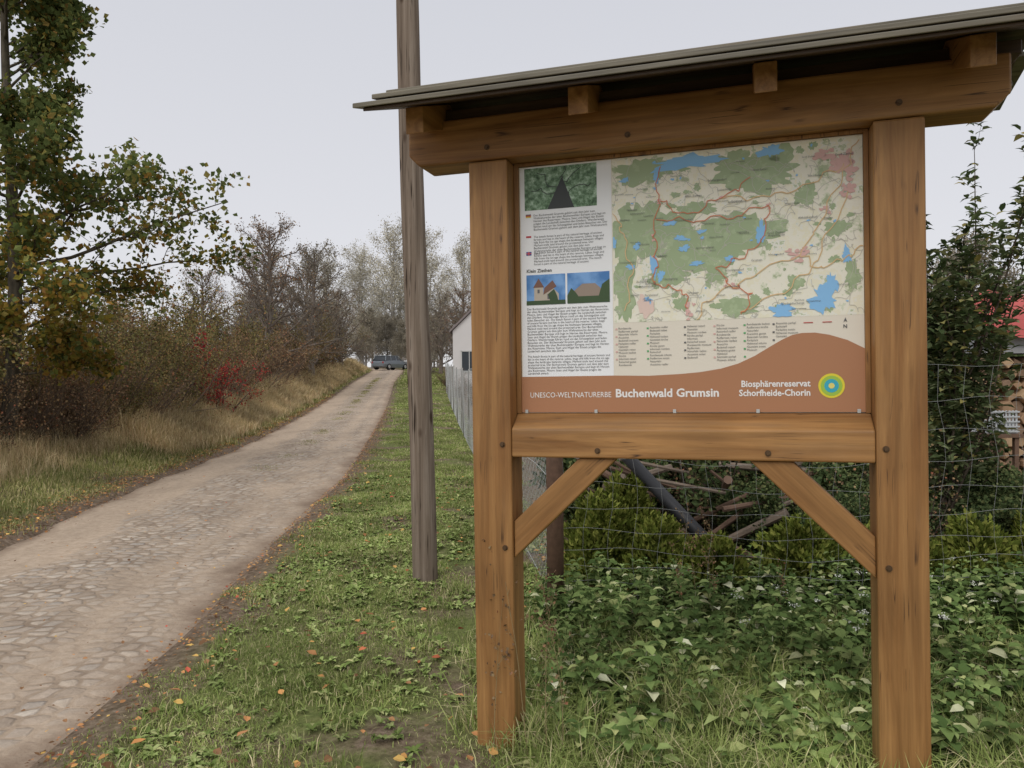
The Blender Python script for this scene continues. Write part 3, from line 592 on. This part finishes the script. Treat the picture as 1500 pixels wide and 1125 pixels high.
for i in range(41):
    x=.3+i*.15
    for a_,b_ in zip(hz[:-1],hz[1:]): segs.append([*wp(x,a_),*wp(x,b_),.0008,.0008])
V,F=prisms(segs,4); new_obj('wires',mesh_np('wires',V,F),wf,[M_wire2])
b=Buf(); b.cyl((6.2,4.14,-.2),(6.2,4.14,1.6),.05,.045,10); b.obj('posts',[simple('fence_post_wood',(.12,.08,.055),.85,.5,20)],wf,0,True)
# ------------------------------------------------------------------ garden
pg=[make_shrub(41,2.0,1.2,26,5,L_darkg,B_dark,.065),make_shrub(42,1.6,1.2,26,6,L_darkg,B_dark,.06),make_shrub(43,2.2,1.2,24,1,L_brown,B_dark,.05,keep=.5)]
rn=random.Random(12)
for i,(x,y,k_,s_) in enumerate([(1.1,7.2,1,.7),(1.7,6.8,2,.7),(2.4,7.0,0,.75),(3.1,6.8,1,.75),(3.75,6.5,1,.45),(5.2,6.3,1,.40),(1.9,8.6,0,.9),(3.0,8.8,1,.9),(3.6,8.4,0,.7),(3.5,5.6,1,.5),(4.3,5.6,1,.36),(2.9,5.8,2,.45),(2.2,5.9,1,.45),(6.2,6.2,1,.45),(4.8,5.5,1,.34),(8.6,10.6,0,1.2),(5.0,11,1,1.3),(7.0,11.5,0,1.3),(3,11.5,0,1.2),(1.9,12.5,1,1.0),(9.8,10.6,1,1.2),(2.6,5.2,1,.32),(4.2,10.3,0,1.15),(5.8,10.6,0,1.1),(4.2,6.4,1,.40)]):
    place('garden_shrub',pg[k_],x,y,s_,rn.uniform(0,6))
def thuja(x,y,h,r,seed):
    R=np.random.RandomState(seed); n=int(9000*h*r/.2); u=R.uniform(0,1,n)**.8; az=R.uniform(0,6.283,n); lob=1+.28*np.sin(az*3+seed)+.2*np.sin(az*5+u*11+seed)
    rad=r*lob*np.sqrt(np.clip(1-(u*.95)**2.2,0,1))*R.uniform(.5,1.1,n); P=np.stack([rad*np.cos(az),rad*np.sin(az),u*h*(1+.16*np.sin(az*5)+.1*np.sin(az*9+seed))],1)
    Dd=np.stack([np.cos(az)*.5,np.sin(az)*.5,np.full(n,.9)],1)+R.normal(0,.4,(n,3)); L=R.uniform(.025,.065,n)
    p=empty('thuja_shrub',(x,y,float(H(x,y)))); new_obj('foliage',leaves_mesh('foliage',P,Dd,L,L*.26,R=R),p,[L_thuja])
    S={1:[[0,0,-.05,0,0,h*.8,.02,.005]]}
    rn=random.Random(seed)
    for i in range(20): a_=rn.uniform(0,6.3);z=h*rn.uniform(.05,.7);S[1].append([0,0,z,r*.7*math.cos(a_),r*.7*math.sin(a_),z+.12,.006,.002])
    branch_mesh('stems',S,p,B_dark)
for q in [(.62,5.35,.52,.26,1),(1.0,5.2,.42,.24,2),(.85,5.7,.6,.25,3),(1.35,5.05,.32,.2,4),(1.95,5.1,.40,.24,5),(2.35,5.1,.34,.24,6),(3.05,4.95,.42,.24,7),(3.5,5.0,.45,.25,8),(2.7,5.0,.3,.2,9)]: thuja(*q)
b=Buf(); b.cyl((.83,5.75,.93),(1.62,4.92,.02),.048,.048,16); b.obj('black_drain_pipe',[simple('black_plastic',(.025,.025,.027),.45,.2,10)],None,0,True)
dp=empty('timber_debris_pile'); rn=random.Random(4); b=Buf()
for i in range(44):
    x=rn.uniform(.7,2.6);y=rn.uniform(5.7,6.6);z=rn.uniform(.05,.75);a_=rn.uniform(0,3.14);L_=rn.uniform(.3,.9);t_=rn.uniform(-.5,.5)
    b.cyl((x-L_*math.cos(a_)/2,y-.3*L_*math.sin(a_),max(.02,z-t_*L_/2)),(x+L_*math.cos(a_)/2,y+.3*L_*math.sin(a_),max(.02,z+t_*L_/2)),rn.uniform(.01,.04),rn.uniform(.008,.035),7,rn.randint(0,1))
for i in range(7):
    x=rn.uniform(.8,1.5);y=rn.uniform(5.75,6.1);z=rn.uniform(.5,.95); b.cyl((x-.3,y,z+.3*rn.random()),(x+.3,y+.1,z-.3*rn.random()),.018,.014,6,rn.randint(0,1))
b.obj('logs_and_branches',[simple('old_timber',(.22,.17,.13),.9,.4,14),simple('red_brown_timber',(.16,.10,.07),.9,.4,14)],dp)
fw=empty('firewood_stack'); rn=random.Random(6); b=Buf()
row_i=0; z=.07
while z<1.66:
    x=4.85+(.07 if row_i%2 else 0)
    while x<7.6:
        r_=rn.uniform(.05,.08); k_=rn.choice([3,4,5,6]); b.cyl((x,7.9+rn.uniform(-.06,.06),z),(x+rn.uniform(-.02,.02),8.4,z),r_,r_,k_,rn.randint(0,2)); x+=.135
    z+=.118; row_i+=1
b.obj('split_logs',[simple('cut_wood_a',(.50,.34,.20),.85,.25,18),simple('cut_wood_b',(.38,.24,.14),.85,.3,18),simple('cut_wood_c',(.26,.17,.11),.85,.3,18)],fw,.006)
V=[];F=[];nu_,nv_=34,16
for j in range(nv_+1):
    for i in range(nu_+1):
        u=i/nu_;v=j/nv_; x=4.8+3.0*u; y=7.75+.85*v; z=1.88+.5*math.sin(math.pi*v)**.7*(.5+.45*math.sin(u*5+.6))+.045*math.sin(u*31+v*9)+.04*math.sin(u*17-v*13); V.append((x,y,z))
for j in range(nv_):
    for i in range(nu_): a_=j*(nu_+1)+i; F.append((a_,a_+1,a_+nu_+2,a_+nu_+1))
new_obj('red_tarpaulin',mesh_np('red_tarpaulin',V,F,True),fw,[simple('red_plastic_sheet',(.50,.09,.08),.4,.35,6,.5)])
b=Buf(); b.box(4.85,7.6,7.85,8.45,1.70,1.76); b.box(4.85,7.6,7.88,8.4,1.76,1.88,0); b.obj('cover_board',[simple('grey_cover',(.35,.35,.35),.7,.2,6)],fw)
b=Buf()
for (x,y,z,s) in [(4.38,6.9,.95,.28)]:
    for i in range(9): b.box(x+i*s/9,x+i*s/9+.016,y,y+.012,z,z+.2)
    for i in range(5): b.box(x,x+s,y-.012,y-.002,z+i*.045,z+i*.045+.014)
    b.box(x,x+s,y+.015,y+.3,z-.012,z); b.box(x+.02,x+s-.02,y+.03,y+.28,z+.002,z+.1,0)
    b.box(x-.03,x+s+.03,y-.02,y+.32,z-.05,z-.014,1); 
    for dx in (0,s-.04):
        for dy in (0,.27): b.box(x+dx,x+dx+.04,y+dy,y+dy+.04,-.02,z-.05,1)
b.obj('plastic_crate_on_table',[simple('pale_plastic',(.6,.61,.61),.5,.15,10),simple('table_wood',(.2,.12,.08),.8,.3,10)],None,.002)
def apple():
    rn=random.Random(14);R=np.random.RandomState(14);S={0:[]};A=[]; par=empty('apple_tree',(3.36,5.8,0))
    for i in range(8): S[0].append([.02*math.sin(i),.01*i,i*.16,.02*math.sin(i+1),.01*(i+1),(i+1)*.16,.04-.002*i,.038-.002*i])
    cfg=dict(nseg=[0,14,5],wob=[0,.045,.1],up=[0,.08,.06],kids=[0,.9,0],max=2,leaf=1,ang=(20,45),ratio=(.12,.24),rmin=.003,bare=[0,2,0])
    for i in range(30):
        az=rn.uniform(0,6.28);el=math.radians(rn.uniform(62,86)); L_=rn.uniform(.8,1.7)
        if i%5==0: el=math.radians(60); az=rn.uniform(-.5,.5); L_=2.1
        grow(S,A,(0,0,rn.uniform(.3,1.3)),(math.cos(az)*math.cos(el),math.sin(az)*math.cos(el),math.sin(el)),L_,.012,1,cfg,rn)
    branch_mesh('trunk_and_shoots',S,par,B_dark)
    A=np.array(A); idx=np.repeat(np.arange(len(A)),3); az=R.uniform(0,6.283,len(idx)); Dd=np.stack([np.cos(az),np.sin(az),R.uniform(-.1,.9,len(idx))],1); L=R.uniform(.06,.11,len(idx))
    P=A[idx,:3]+R.normal(0,.025,(len(idx),3)); me=broad_leaves('leaves',P,Dd,np.stack([-np.cos(az)*.3,-np.sin(az)*.3,np.ones(len(idx))],1)+R.normal(0,.3,(len(idx),3)),L,L*.27,.12); new_obj('leaves',me,par,[L_apple])
apple()
# ------------------------------------------------------------------ house, car
hs=empty('gabled_house',(0,46,float(base(46)))); M_wall=simple('house_render',(.68,.65,.63),.9,.06,2); M_tile=simple('house_roof_tiles',(.24,.20,.19),.8,.3,12); M_win=simple('window_glass',(.04,.05,.06),.15,.1,3,.5); M_frame=simple('white_window_frame',(.6,.6,.58),.5,.05,5)
b=Buf(); b.poly_prism([(-3.6,0),(3.6,0),(3.6,3.5),(0,7.0),(-3.6,3.5)],'y',0,10); b.obj('walls',[M_wall],hs)
b=Buf()
for s in (1,-1): b.poly_prism([(0,7.06),(s*3.8,3.36),(s*3.8,3.50),(0,7.22)],'y',-.15,10.2)
b.obj('roof',[M_tile],hs)
b=Buf(); b2=Buf()
for x in (-2.6,-.9,.9,2.6):
    for z in (1.0,):
        b.box(x-.45,x+.45,-.03,.0-.004,z,z+1.2); 
        for q in ((x-.52,x-.45,z-.05,z+1.25),(x+.45,x+.52,z-.05,z+1.25),(x-.52,x+.52,z-.08,z),(x-.52,x+.52,z+1.2,z+1.27),(x-.02,x+.02,z,z+1.2)): b2.box(q[0],q[1],-.06,-.034,q[2],q[3])
b.box(-.4,.4,-.03,-.004,4.0,5.0); b.obj('windows',[M_win],hs); b2.obj('window_frames',[M_frame],hs)
b=Buf(); b.box(-.3,.3,5,5.6,6.4,8.0); b.obj('chimney',[simple('chimney_brick',(.25,.1,.07),.9,.3,20)],hs)
for x,y,s in [(-2.6,36,.5),(-3.9,47.5,.6),(-1.6,31,.45),(-2.2,40,.62)]: place('garden_hedge_shrub',pr[3],x,y,s,x)
def car():
    par=empty('parked_car',(-12.9,80,float(base(80))+.02),math.radians(62))
    P=simple('car_paint_grey',(.20,.225,.25),.3,.05,3,.6,.3); G=simple('car_glass',(.02,.025,.03),.1,.1,3,.6); T=simple('car_tyre',(.02,.02,.02),.8,.2,10); RM=simple('car_rim',(.5,.5,.5),.4,.1,10,.5,.6); LT=simple('car_lamp',(.7,.7,.65),.2,.05,5,.6)
    secs=[(-2.25,.70,.42,.72),(-2.15,.82,.28,.88),(-1.5,.88,.22,.95),(0,.90,.20,.97),(1.0,.89,.22,.95),(1.8,.86,.26,.84),(2.2,.76,.32,.70),(2.28,.6,.42,.6)]
    V=[];F=[]
    for x,w,z0,z1 in secs: V+=[(x,-w*.93,z0),(x,-w,(z0+z1)/2),(x,-w*.94,z1),(x,w*.94,z1),(x,w,(z0+z1)/2),(x,w*.93,z0)]
    for i in range(len(secs)-1):
        for j in range(6): F.append((i*6+j,i*6+(j+1)%6,(i+1)*6+(j+1)%6,(i+1)*6+j))
    me=bpy.data.meshes.new('body'); me.from_pydata(V,[],F+[tuple(range(6)),tuple(range((len(secs)-1)*6,len(secs)*6))]); o=new_obj('body',me,par,[P]); mm=o.modifiers.new('b','BEVEL'); mm.width=.05; mm.segments=2
    V=[(-2.05,-.82,.93),(1.05,-.82,.93),(1.05,.82,.93),(-2.05,.82,.93),(-1.75,-.68,1.4),(.3,-.68,1.4),(.3,.68,1.4),(-1.75,.68,1.4)]
    me=bpy.data.meshes.new('window_glass'); me.from_pydata(V,[],[(0,1,5,4),(1,2,6,5),(2,3,7,6),(3,0,4,7),(4,5,6,7),(0,3,2,1)]); new_obj('window_glass',me,par,[G])
    b=Buf(); b.box(-1.8,.36,-.70,.70,1.401,1.48)
    for x,xt in ((-1.98,-1.72),(-1.0,-.95),(-.1,-.12),(1.0,.3)):
        for s in (1,-1): b.cyl((x,s*.83,.92),(xt,s*.69,1.42),.045,.04,6)
    b.obj('roof_and_pillars',[P],par,.02)
    b=Buf()
    for x in (-1.4,1.4):
        for s in (1,-1): b.cyl((x,s*.68,.32),(x,s*.90,.32),.32,.32,20,0); b.cyl((x,s*.90,.32),(x,s*.915,.32),.19,.18,14,1)
    b.obj('wheels',[T,RM],par)
    b=Buf(); 
    for s in (1,-1): b.box(2.12,2.24,s*.66-.12,s*.66+.12,.56,.68,0); b.box(-2.25,-2.16,s*.68-.08,s*.68+.08,.66,.84,1)
    b.box(2.2,2.3,-.4,.4,.36,.5,2); b.obj('lamps_and_grille',[LT,simple('tail_lamp',(.4,.02,.02),.3,.05,5,.5),T],par,.01)
car()
# ------------------------------------------------------------------ grass
GR=np.random.RandomState(77)
L_grass=leafmat('grass_blades',[(0,(.10,.13,.035)),(.35,(.16,.20,.06)),(.70,(.225,.26,.085)),(.87,(.31,.30,.14)),(1,(.44,.37,.23))],nscale=1.2,k=1.6)
L_dry=leafmat('dry_grass',[(0,(.24,.20,.09)),(.4,(.40,.31,.17)),(.8,(.52,.42,.26)),(1,(.30,.18,.10))],nscale=.6,k=1.4)
L_mixg=leafmat('verge_grass',[(0,(.11,.13,.04)),(.5,(.20,.20,.07)),(.8,(.33,.29,.14)),(1,(.42,.34,.19))],nscale=.7,k=1.5)
def scatter(n,x0,x1,y0,y1,clump=0,cs=.06):
    c=np.stack([GR.uniform(x0,x1,clump),GR.uniform(y0,y1,clump)],1); i=GR.randint(0,clump,n); return c[i,0]+GR.normal(0,cs,n),c[i,1]+GR.normal(0,cs,n)
def make_grass(name,parts,m):
    P=[];Hh=[];W=[];Le=[]
    for x,y,h,w,l in parts:
        P.append(np.stack([x,y,H(x,y)-.005],1));Hh.append(h);W.append(w);Le.append(l)
    return new_obj(name,blades_mesh(name,np.concatenate(P),np.concatenate(Hh),np.concatenate(W),np.concatenate(Le),GR),None,[m])
parts=[]
def right_ok(x,y,marg=.16):
    e=x-rR(y)-marg-.12*np.sin(y*3.3)-.09*np.sin(y*8.1)-.07*pn(x,y,3.)
    bare=pn(x,y,1.1,.7)+.35*pn(x,y,4.2,2.)
    bp=np.exp(-(((x+.25)/.45)**2+((y-4.7)/1.6)**2))*1.0
    pr_=np.clip(1.1-1.35*np.clip(bare-.02,0,1)*1.6-bp,.05,1)*ss(-.02,.45,e)
    return (e>0)&(GR.uniform(size=len(x))<pr_)
for n,y0,y1,w0,hs_ in [(210000,2.0,5.5,.0018,.028),(120000,5.5,10,.003,.031),(60000,10,20,.005,.04),(40000,20,45,.011,.055),(22000,45,85,.025,.09)]:
    yv=GR.uniform(y0,y1,n); wv=(np.where(yv<5,3.2,fence_x(yv)+.35)-rR(yv)); x=rR(yv)+GR.uniform(0,1,n)*wv
    k_=right_ok(x,yv); x,yv=x[k_],yv[k_]; tall=np.clip(pn(x,yv,2.3,4.)+.1,0,1)
    h=hs_*(GR.uniform(.4,1.2,len(x))+.7*tall*GR.uniform(0,1,len(x))); parts.append((x,yv,h,GR.uniform(.7,1.4,len(x))*w0,GR.uniform(.3,1.6,len(x))))
x,yv=scatter(24000,-1.9,.2,2.3,14,220,.06); k_=x-rR(yv)>.3; x,yv=x[k_],yv[k_]; parts.append((x,yv,GR.uniform(.03,.09,len(x)),GR.uniform(.0015,.003,len(x)),GR.uniform(.3,1.2,len(x))))
x,yv=scatter(36000,-.1,3.6,2.2,4.4,230,.07); parts.append((x,yv,GR.uniform(.08,.22,len(x)),GR.uniform(.0016,.0035,len(x)),GR.uniform(.4,1.4,len(x))))
n=9000; yv=GR.uniform(12,60,n); u=GR.normal(.5,.045,n); x=rL(yv)+u*(rR(yv)-rL(yv)); kk=pn(x*.3,yv,.8)>-.1; x,yv=x[kk],yv[kk]
P_=np.stack([x,yv,base(yv)],1)
new_obj('road_joint_grass',blades_mesh('road_joint_grass',P_,GR.uniform(.02,.06,len(x)),.004*yv/15,GR.uniform(.3,1.2,len(x)),GR),None,[L_mixg])
make_grass('grass',parts,L_grass)
parts=[];pd=[]
for n,y0,y1,w0,hh in [(50000,4,12,.0035,.11),(45000,12,24,.006,.15),(34000,24,50,.013,.2),(16000,50,85,.028,.25)]:
    yv=GR.uniform(y0,y1,n); off=GR.uniform(.12,3.4,n); x=rL(yv)-off+.1*np.sin(yv*2.7); h=hh*GR.uniform(.5,1.3,n)*(.55+.45*ss(.2,1.3,off)); kk=GR.uniform(size=n)<ss(-.05,.5,off-.15+.15*pn(x,yv,2.))*.95+.04
    parts.append((x[kk],yv[kk],h[kk],(GR.uniform(.7,1.4,n)*w0)[kk],GR.uniform(.2,1.1,n)[kk]))
make_grass('verge_grass',parts,L_mixg)
for n,cl,y0,y1,w0,hh in [(24000,420,8,16,.003,.36),(48000,600,14,30,.006,.6),(38000,480,28,60,.012,.8),(9000,120,60,80,.025,.8)]:
    cy=GR.uniform(y0,y1,cl); co=GR.uniform(.7,2.5,cl)*np.where(cy<15,1.1,.9)+np.where(cy<14,.45,0); i=GR.randint(0,cl,n); yv=cy[i]+GR.normal(0,.13,n); x=rL(yv)-co[i]+GR.normal(0,.13,n); h=hh*GR.uniform(.5,1.3,n)*np.clip(co[i]/1.8,.45,1.1); pd.append((x,yv,h,GR.uniform(.6,1.3,n)*w0,GR.uniform(.2,.9,n)))
make_grass('dry_grass',pd,L_dry)
L_weed=leafmat('broadleaf_weeds',[(0,(.09,.125,.035)),(.5,(.165,.21,.065)),(.85,(.24,.28,.11)),(1,(.33,.32,.15))],nscale=1.5,k=1.5)
L_nettle=leafmat('nettle_leaves',[(0,(.05,.08,.025)),(.5,(.10,.145,.045)),(.88,(.18,.225,.08)),(.96,(.28,.29,.12)),(1,(.5,.5,.35))],nscale=2.5,k=1.5)
def rosettes(n,x,y,rmin,rmax,leaves=7):
    P=[];Dd=[];Nn=[];Ls=[]
    z=H(x,y)
    for i in range(n):
        k_=GR.randint(4,leaves+3); a0=GR.uniform(0,6.28); sz=GR.uniform(rmin,rmax)
        for j in range(k_):
            a_=a0+6.283*j/k_+GR.uniform(-.3,.3); el=GR.uniform(.15,.9); P.append((x[i],y[i],z[i]+.005)); Dd.append((math.cos(a_)*math.cos(el),math.sin(a_)*math.cos(el),math.sin(el))); Nn.append((-math.cos(a_)*.5,-math.sin(a_)*.5,1)); Ls.append(sz*GR.uniform(.6,1.2))
    return P,Dd,Nn,Ls
n=6000; yv=2.2+9*GR.uniform(0,1,n)**1.5; x=rR(yv)+.3+GR.uniform(0,1,n)*(np.where(yv<4.8,3.6,fence_x(yv)+.2)-rR(yv)-.3); k_=pn(x,yv,1.9,3.)>-.3; x,yv=x[k_],yv[k_]
P,Dd,Nn,Ls=rosettes(len(x),x,yv,.02,.052); Ls=np.array(Ls); new_obj('low_weeds',broad_leaves('low_weeds',P,Dd,Nn,Ls,Ls*.27,.2),None,[L_weed])
P=[];Dd=[];Nn=[];Ls=[];S=[]
def nettle(x,y,h,big):
    z=float(H(x,y)); lx,ly=GR.normal(0,.15,2); nn_=int(h/.032)+2; p=(x,y,z)
    for j in range(nn_):
        q=(x+lx*h*(j+1)/nn_,y+ly*h*(j+1)/nn_,z+h*(j+1)/nn_); S.append([*p,*q,.0025,.002]); p=q
        a0=(j%2)*1.57+GR.uniform(-.3,.3)
        for s in (0,3.1416):
            a_=a0+s; el=GR.uniform(-.15,.45); P.append(q);Dd.append((math.cos(a_)*math.cos(el),math.sin(a_)*math.cos(el),math.sin(el)));Nn.append((GR.normal(0,.2),GR.normal(0,.2),1)); Ls.append(big*(1.15-.6*abs(j/nn_-.4))*GR.uniform(.75,1.25))
for i in range(1150):
    x=GR.uniform(.15,4.2); y=GR.uniform(2.7,4.9); 
    if x<.5 and y<3.4 and GR.rand()<.6: continue
    if y<3.3 and GR.rand()<.45: continue
    nettle(x,y,GR.uniform(.07,.22)+.13*(y>3.8)*GR.rand(),GR.uniform(.04,.08))
for i in range(120): nettle(GR.uniform(-.1,.5),GR.uniform(3.2,4.8),GR.uniform(.05,.15),GR.uniform(.03,.055))
for i in range(260): nettle(GR.uniform(.4,4.5),GR.uniform(4.7,5.6),GR.uniform(.06,.22),GR.uniform(.04,.06))
Ls=np.array(Ls); nt_=empty('nettle_patch'); new_obj('leaves',broad_leaves('leaves',P,Dd,Nn,Ls,Ls*.36,.18),nt_,[L_nettle]); V,F=prisms(S,3); new_obj('stems',mesh_np('stems',V,F,True),nt_,[L_nettle])
n=150; x=GR.uniform(.05,3.3,n); y=GR.uniform(2.5,4.2,n); P,Dd,Nn,Ls=rosettes(n,x,y,.12,.22,6); Ls=np.array(Ls); new_obj('dock_plants',broad_leaves('dock_plants',P,Dd,Nn,Ls,Ls*.14,.3),None,[L_weed])
P=[];Dd=[];Ls=[];S=[]
for i in range(40):
    x=GR.uniform(.9,3.4);y=GR.uniform(3.2,4.6);z=float(H(x,y));h=GR.uniform(.18,.36); tx,ty=x+GR.normal(0,.03),y+GR.normal(0,.03); S.append([x,y,z,tx,ty,z+h,.0016,.0012])
    for j in range(20): P.append((tx+GR.normal(0,.012),ty+GR.normal(0,.012),z+h+GR.normal(0,.005))); Dd.append(tuple(GR.normal(0,1,3)*np.array([1,1,.3]))); Ls.append(GR.uniform(.006,.013))
fl_=empty('white_wildflowers'); Ls=np.array(Ls); new_obj('petals',leaves_mesh('petals',P,Dd,Ls,Ls*.4),fl_,[leafmat('white_petals',[(0,(.6,.6,.5)),(1,(.72,.72,.66))],k=1.)]); V,F=prisms(S,3); new_obj('stems',mesh_np('stems',V,F,True),fl_,[L_nettle])
S={1:[],2:[]};A=[];rn=random.Random(3)
cfg=dict(nseg=[0,8,3],wob=[0,.04,.15],up=[0,.03,.05],kids=[0,1.3,0],max=2,leaf=2,ang=(20,50),ratio=(.12,.22),rmin=.0012,bare=[0,2,0])
for x,y,h in [(.05,2.84,.95),(.12,2.8,.7),(.18,2.85,.8),(1.12,4.3,.75),(1.18,4.35,.65),(1.08,4.4,.7),(.0,4.1,.6),(1.5,4.2,.4),(2.9,3.9,.5),(.95,4.2,.5),(-.08,2.86,.6)]:
    grow(S,A,(x,y,float(H(x,y))),(rn.uniform(-.1,.1),rn.uniform(-.1,.1),1),h,.0018,1,cfg,rn)
dk=empty('dry_weed_stalks'); branch_mesh('stalks',S,dk,simple('dry_stalk',(.26,.20,.10),.8,.2,10)); leaf_cloud('seeds',A,3,.012,.013,dk,L_brown,GR,.5)
L_fall=leafmat('fallen_leaf_colours',[(0,(.10,.055,.03)),(.4,(.22,.12,.06)),(.7,(.42,.20,.08)),(.9,(.50,.33,.10)),(1,(.35,.07,.05))],nscale=2.,k=1.4)
def fallen(n,x,y,size,zoff=.012,mode='g'):
    z=(H(x,y) if mode=='g' else base(y))+zoff; az=GR.uniform(0,6.283,n); Dd=np.stack([np.cos(az),np.sin(az),GR.normal(0,.2,n)],1); L=size*GR.uniform(.5,1.3,n)
    return np.stack([x,y,z],1),Dd,GR.normal(0,.25,(n,3))+np.array([[0,0,1.]]),L
lots=[]
n=620; y=2.2+9*GR.uniform(size=n)**1.4; x=rR(y)+.15+GR.uniform(size=n)*3.0; lots.append(fallen(n,x,y,.045,.035))
n=6000; y=GR.uniform(2.5,30,n); x=rR(y)+.08+np.abs(GR.normal(0,.16,n))*np.sign(GR.uniform(-.8,1,n)); lots.append(fallen(n,x,y,.022,.022))
n=10000; y=GR.uniform(3,40,n); x=rL(y)-.2+GR.normal(0,.25,n); lots.append(fallen(n,x,y,.035,.03))
n=700; y=2.3+30*GR.uniform(size=n)**1.5; x=rL(y)+GR.uniform(size=n)*(rR(y)-rL(y)); lots.append(fallen(n,x,y,.022,.03,'r'))
n=3500; y=GR.uniform(4.8,9,n); x=GR.uniform(.2,6,n); lots.append(fallen(n,x,y,.05,.02))
n=6000; y=GR.uniform(7,25,n); x=rL(y)-GR.uniform(1.5,4,n); lots.append(fallen(n,x,y,.05,.04))
A_=[np.concatenate([q[i] for q in lots]) for i in range(4)]
new_obj('fallen_leaves',broad_leaves('fallen_leaves',A_[0],A_[1],A_[2],A_[3],A_[3]*.38,-.1),None,[L_fall])
# ------------------------------------------------------------------ light and sky
w=bpy.data.worlds.new('World'); sc.world=w; w.use_nodes=True; nt=w.node_tree; nt.nodes.clear()
sk=nt.nodes.new('ShaderNodeTexSky'); sk.sky_type='NISHITA'; sk.sun_disc=False; sk.sun_elevation=math.radians(45); sk.sun_rotation=math.radians(205)
bg=nt.nodes.new('ShaderNodeBackground'); bg.inputs[1].default_value=.1; nt.links.new(sk.outputs[0],bg.inputs[0])
tc=nt.nodes.new('ShaderNodeTexCoord'); sx=nt.nodes.new('ShaderNodeSeparateXYZ'); nt.links.new(tc.outputs['Generated'],sx.inputs[0])
cl=ramp(nt,sx.outputs[2],[(0,(.83,.825,.845)),(.12,(.78,.78,.815)),(.45,(.68,.69,.74)),(1,(.88,.89,.92))])
bg2=nt.nodes.new('ShaderNodeBackground'); bg2.inputs[1].default_value=1.0; nt.links.new(cl,bg2.inputs[0])
mx=nt.nodes.new('ShaderNodeMixShader'); mx.inputs[0].default_value=.94; nt.links.new(bg.outputs[0],mx.inputs[1]); nt.links.new(bg2.outputs[0],mx.inputs[2])
o=nt.nodes.new('ShaderNodeOutputWorld'); nt.links.new(mx.outputs[0],o.inputs[0])
sd=bpy.data.lights.new('sun','SUN'); sd.energy=1.4; sd.angle=math.radians(40); sd.color=(1,.975,.94); so=bpy.data.objects.new('sun',sd); COL.objects.link(so); so.rotation_euler=(math.radians(45),0,math.radians(-25))
# ------------------------------------------------------------------ camera
cd=bpy.data.cameras.new('camera'); co=bpy.data.objects.new('camera',cd); COL.objects.link(co); cd.sensor_width=36; cd.lens=26.4; cd.clip_end=5000; cd.clip_start=.05
co.matrix_world=Matrix.Translation((0,0,1.5)) @ Matrix.Rotation(math.radians(90-.55),4,'X') @ Matrix.Rotation(math.radians(-.5),4,'Z')
sc.camera=co
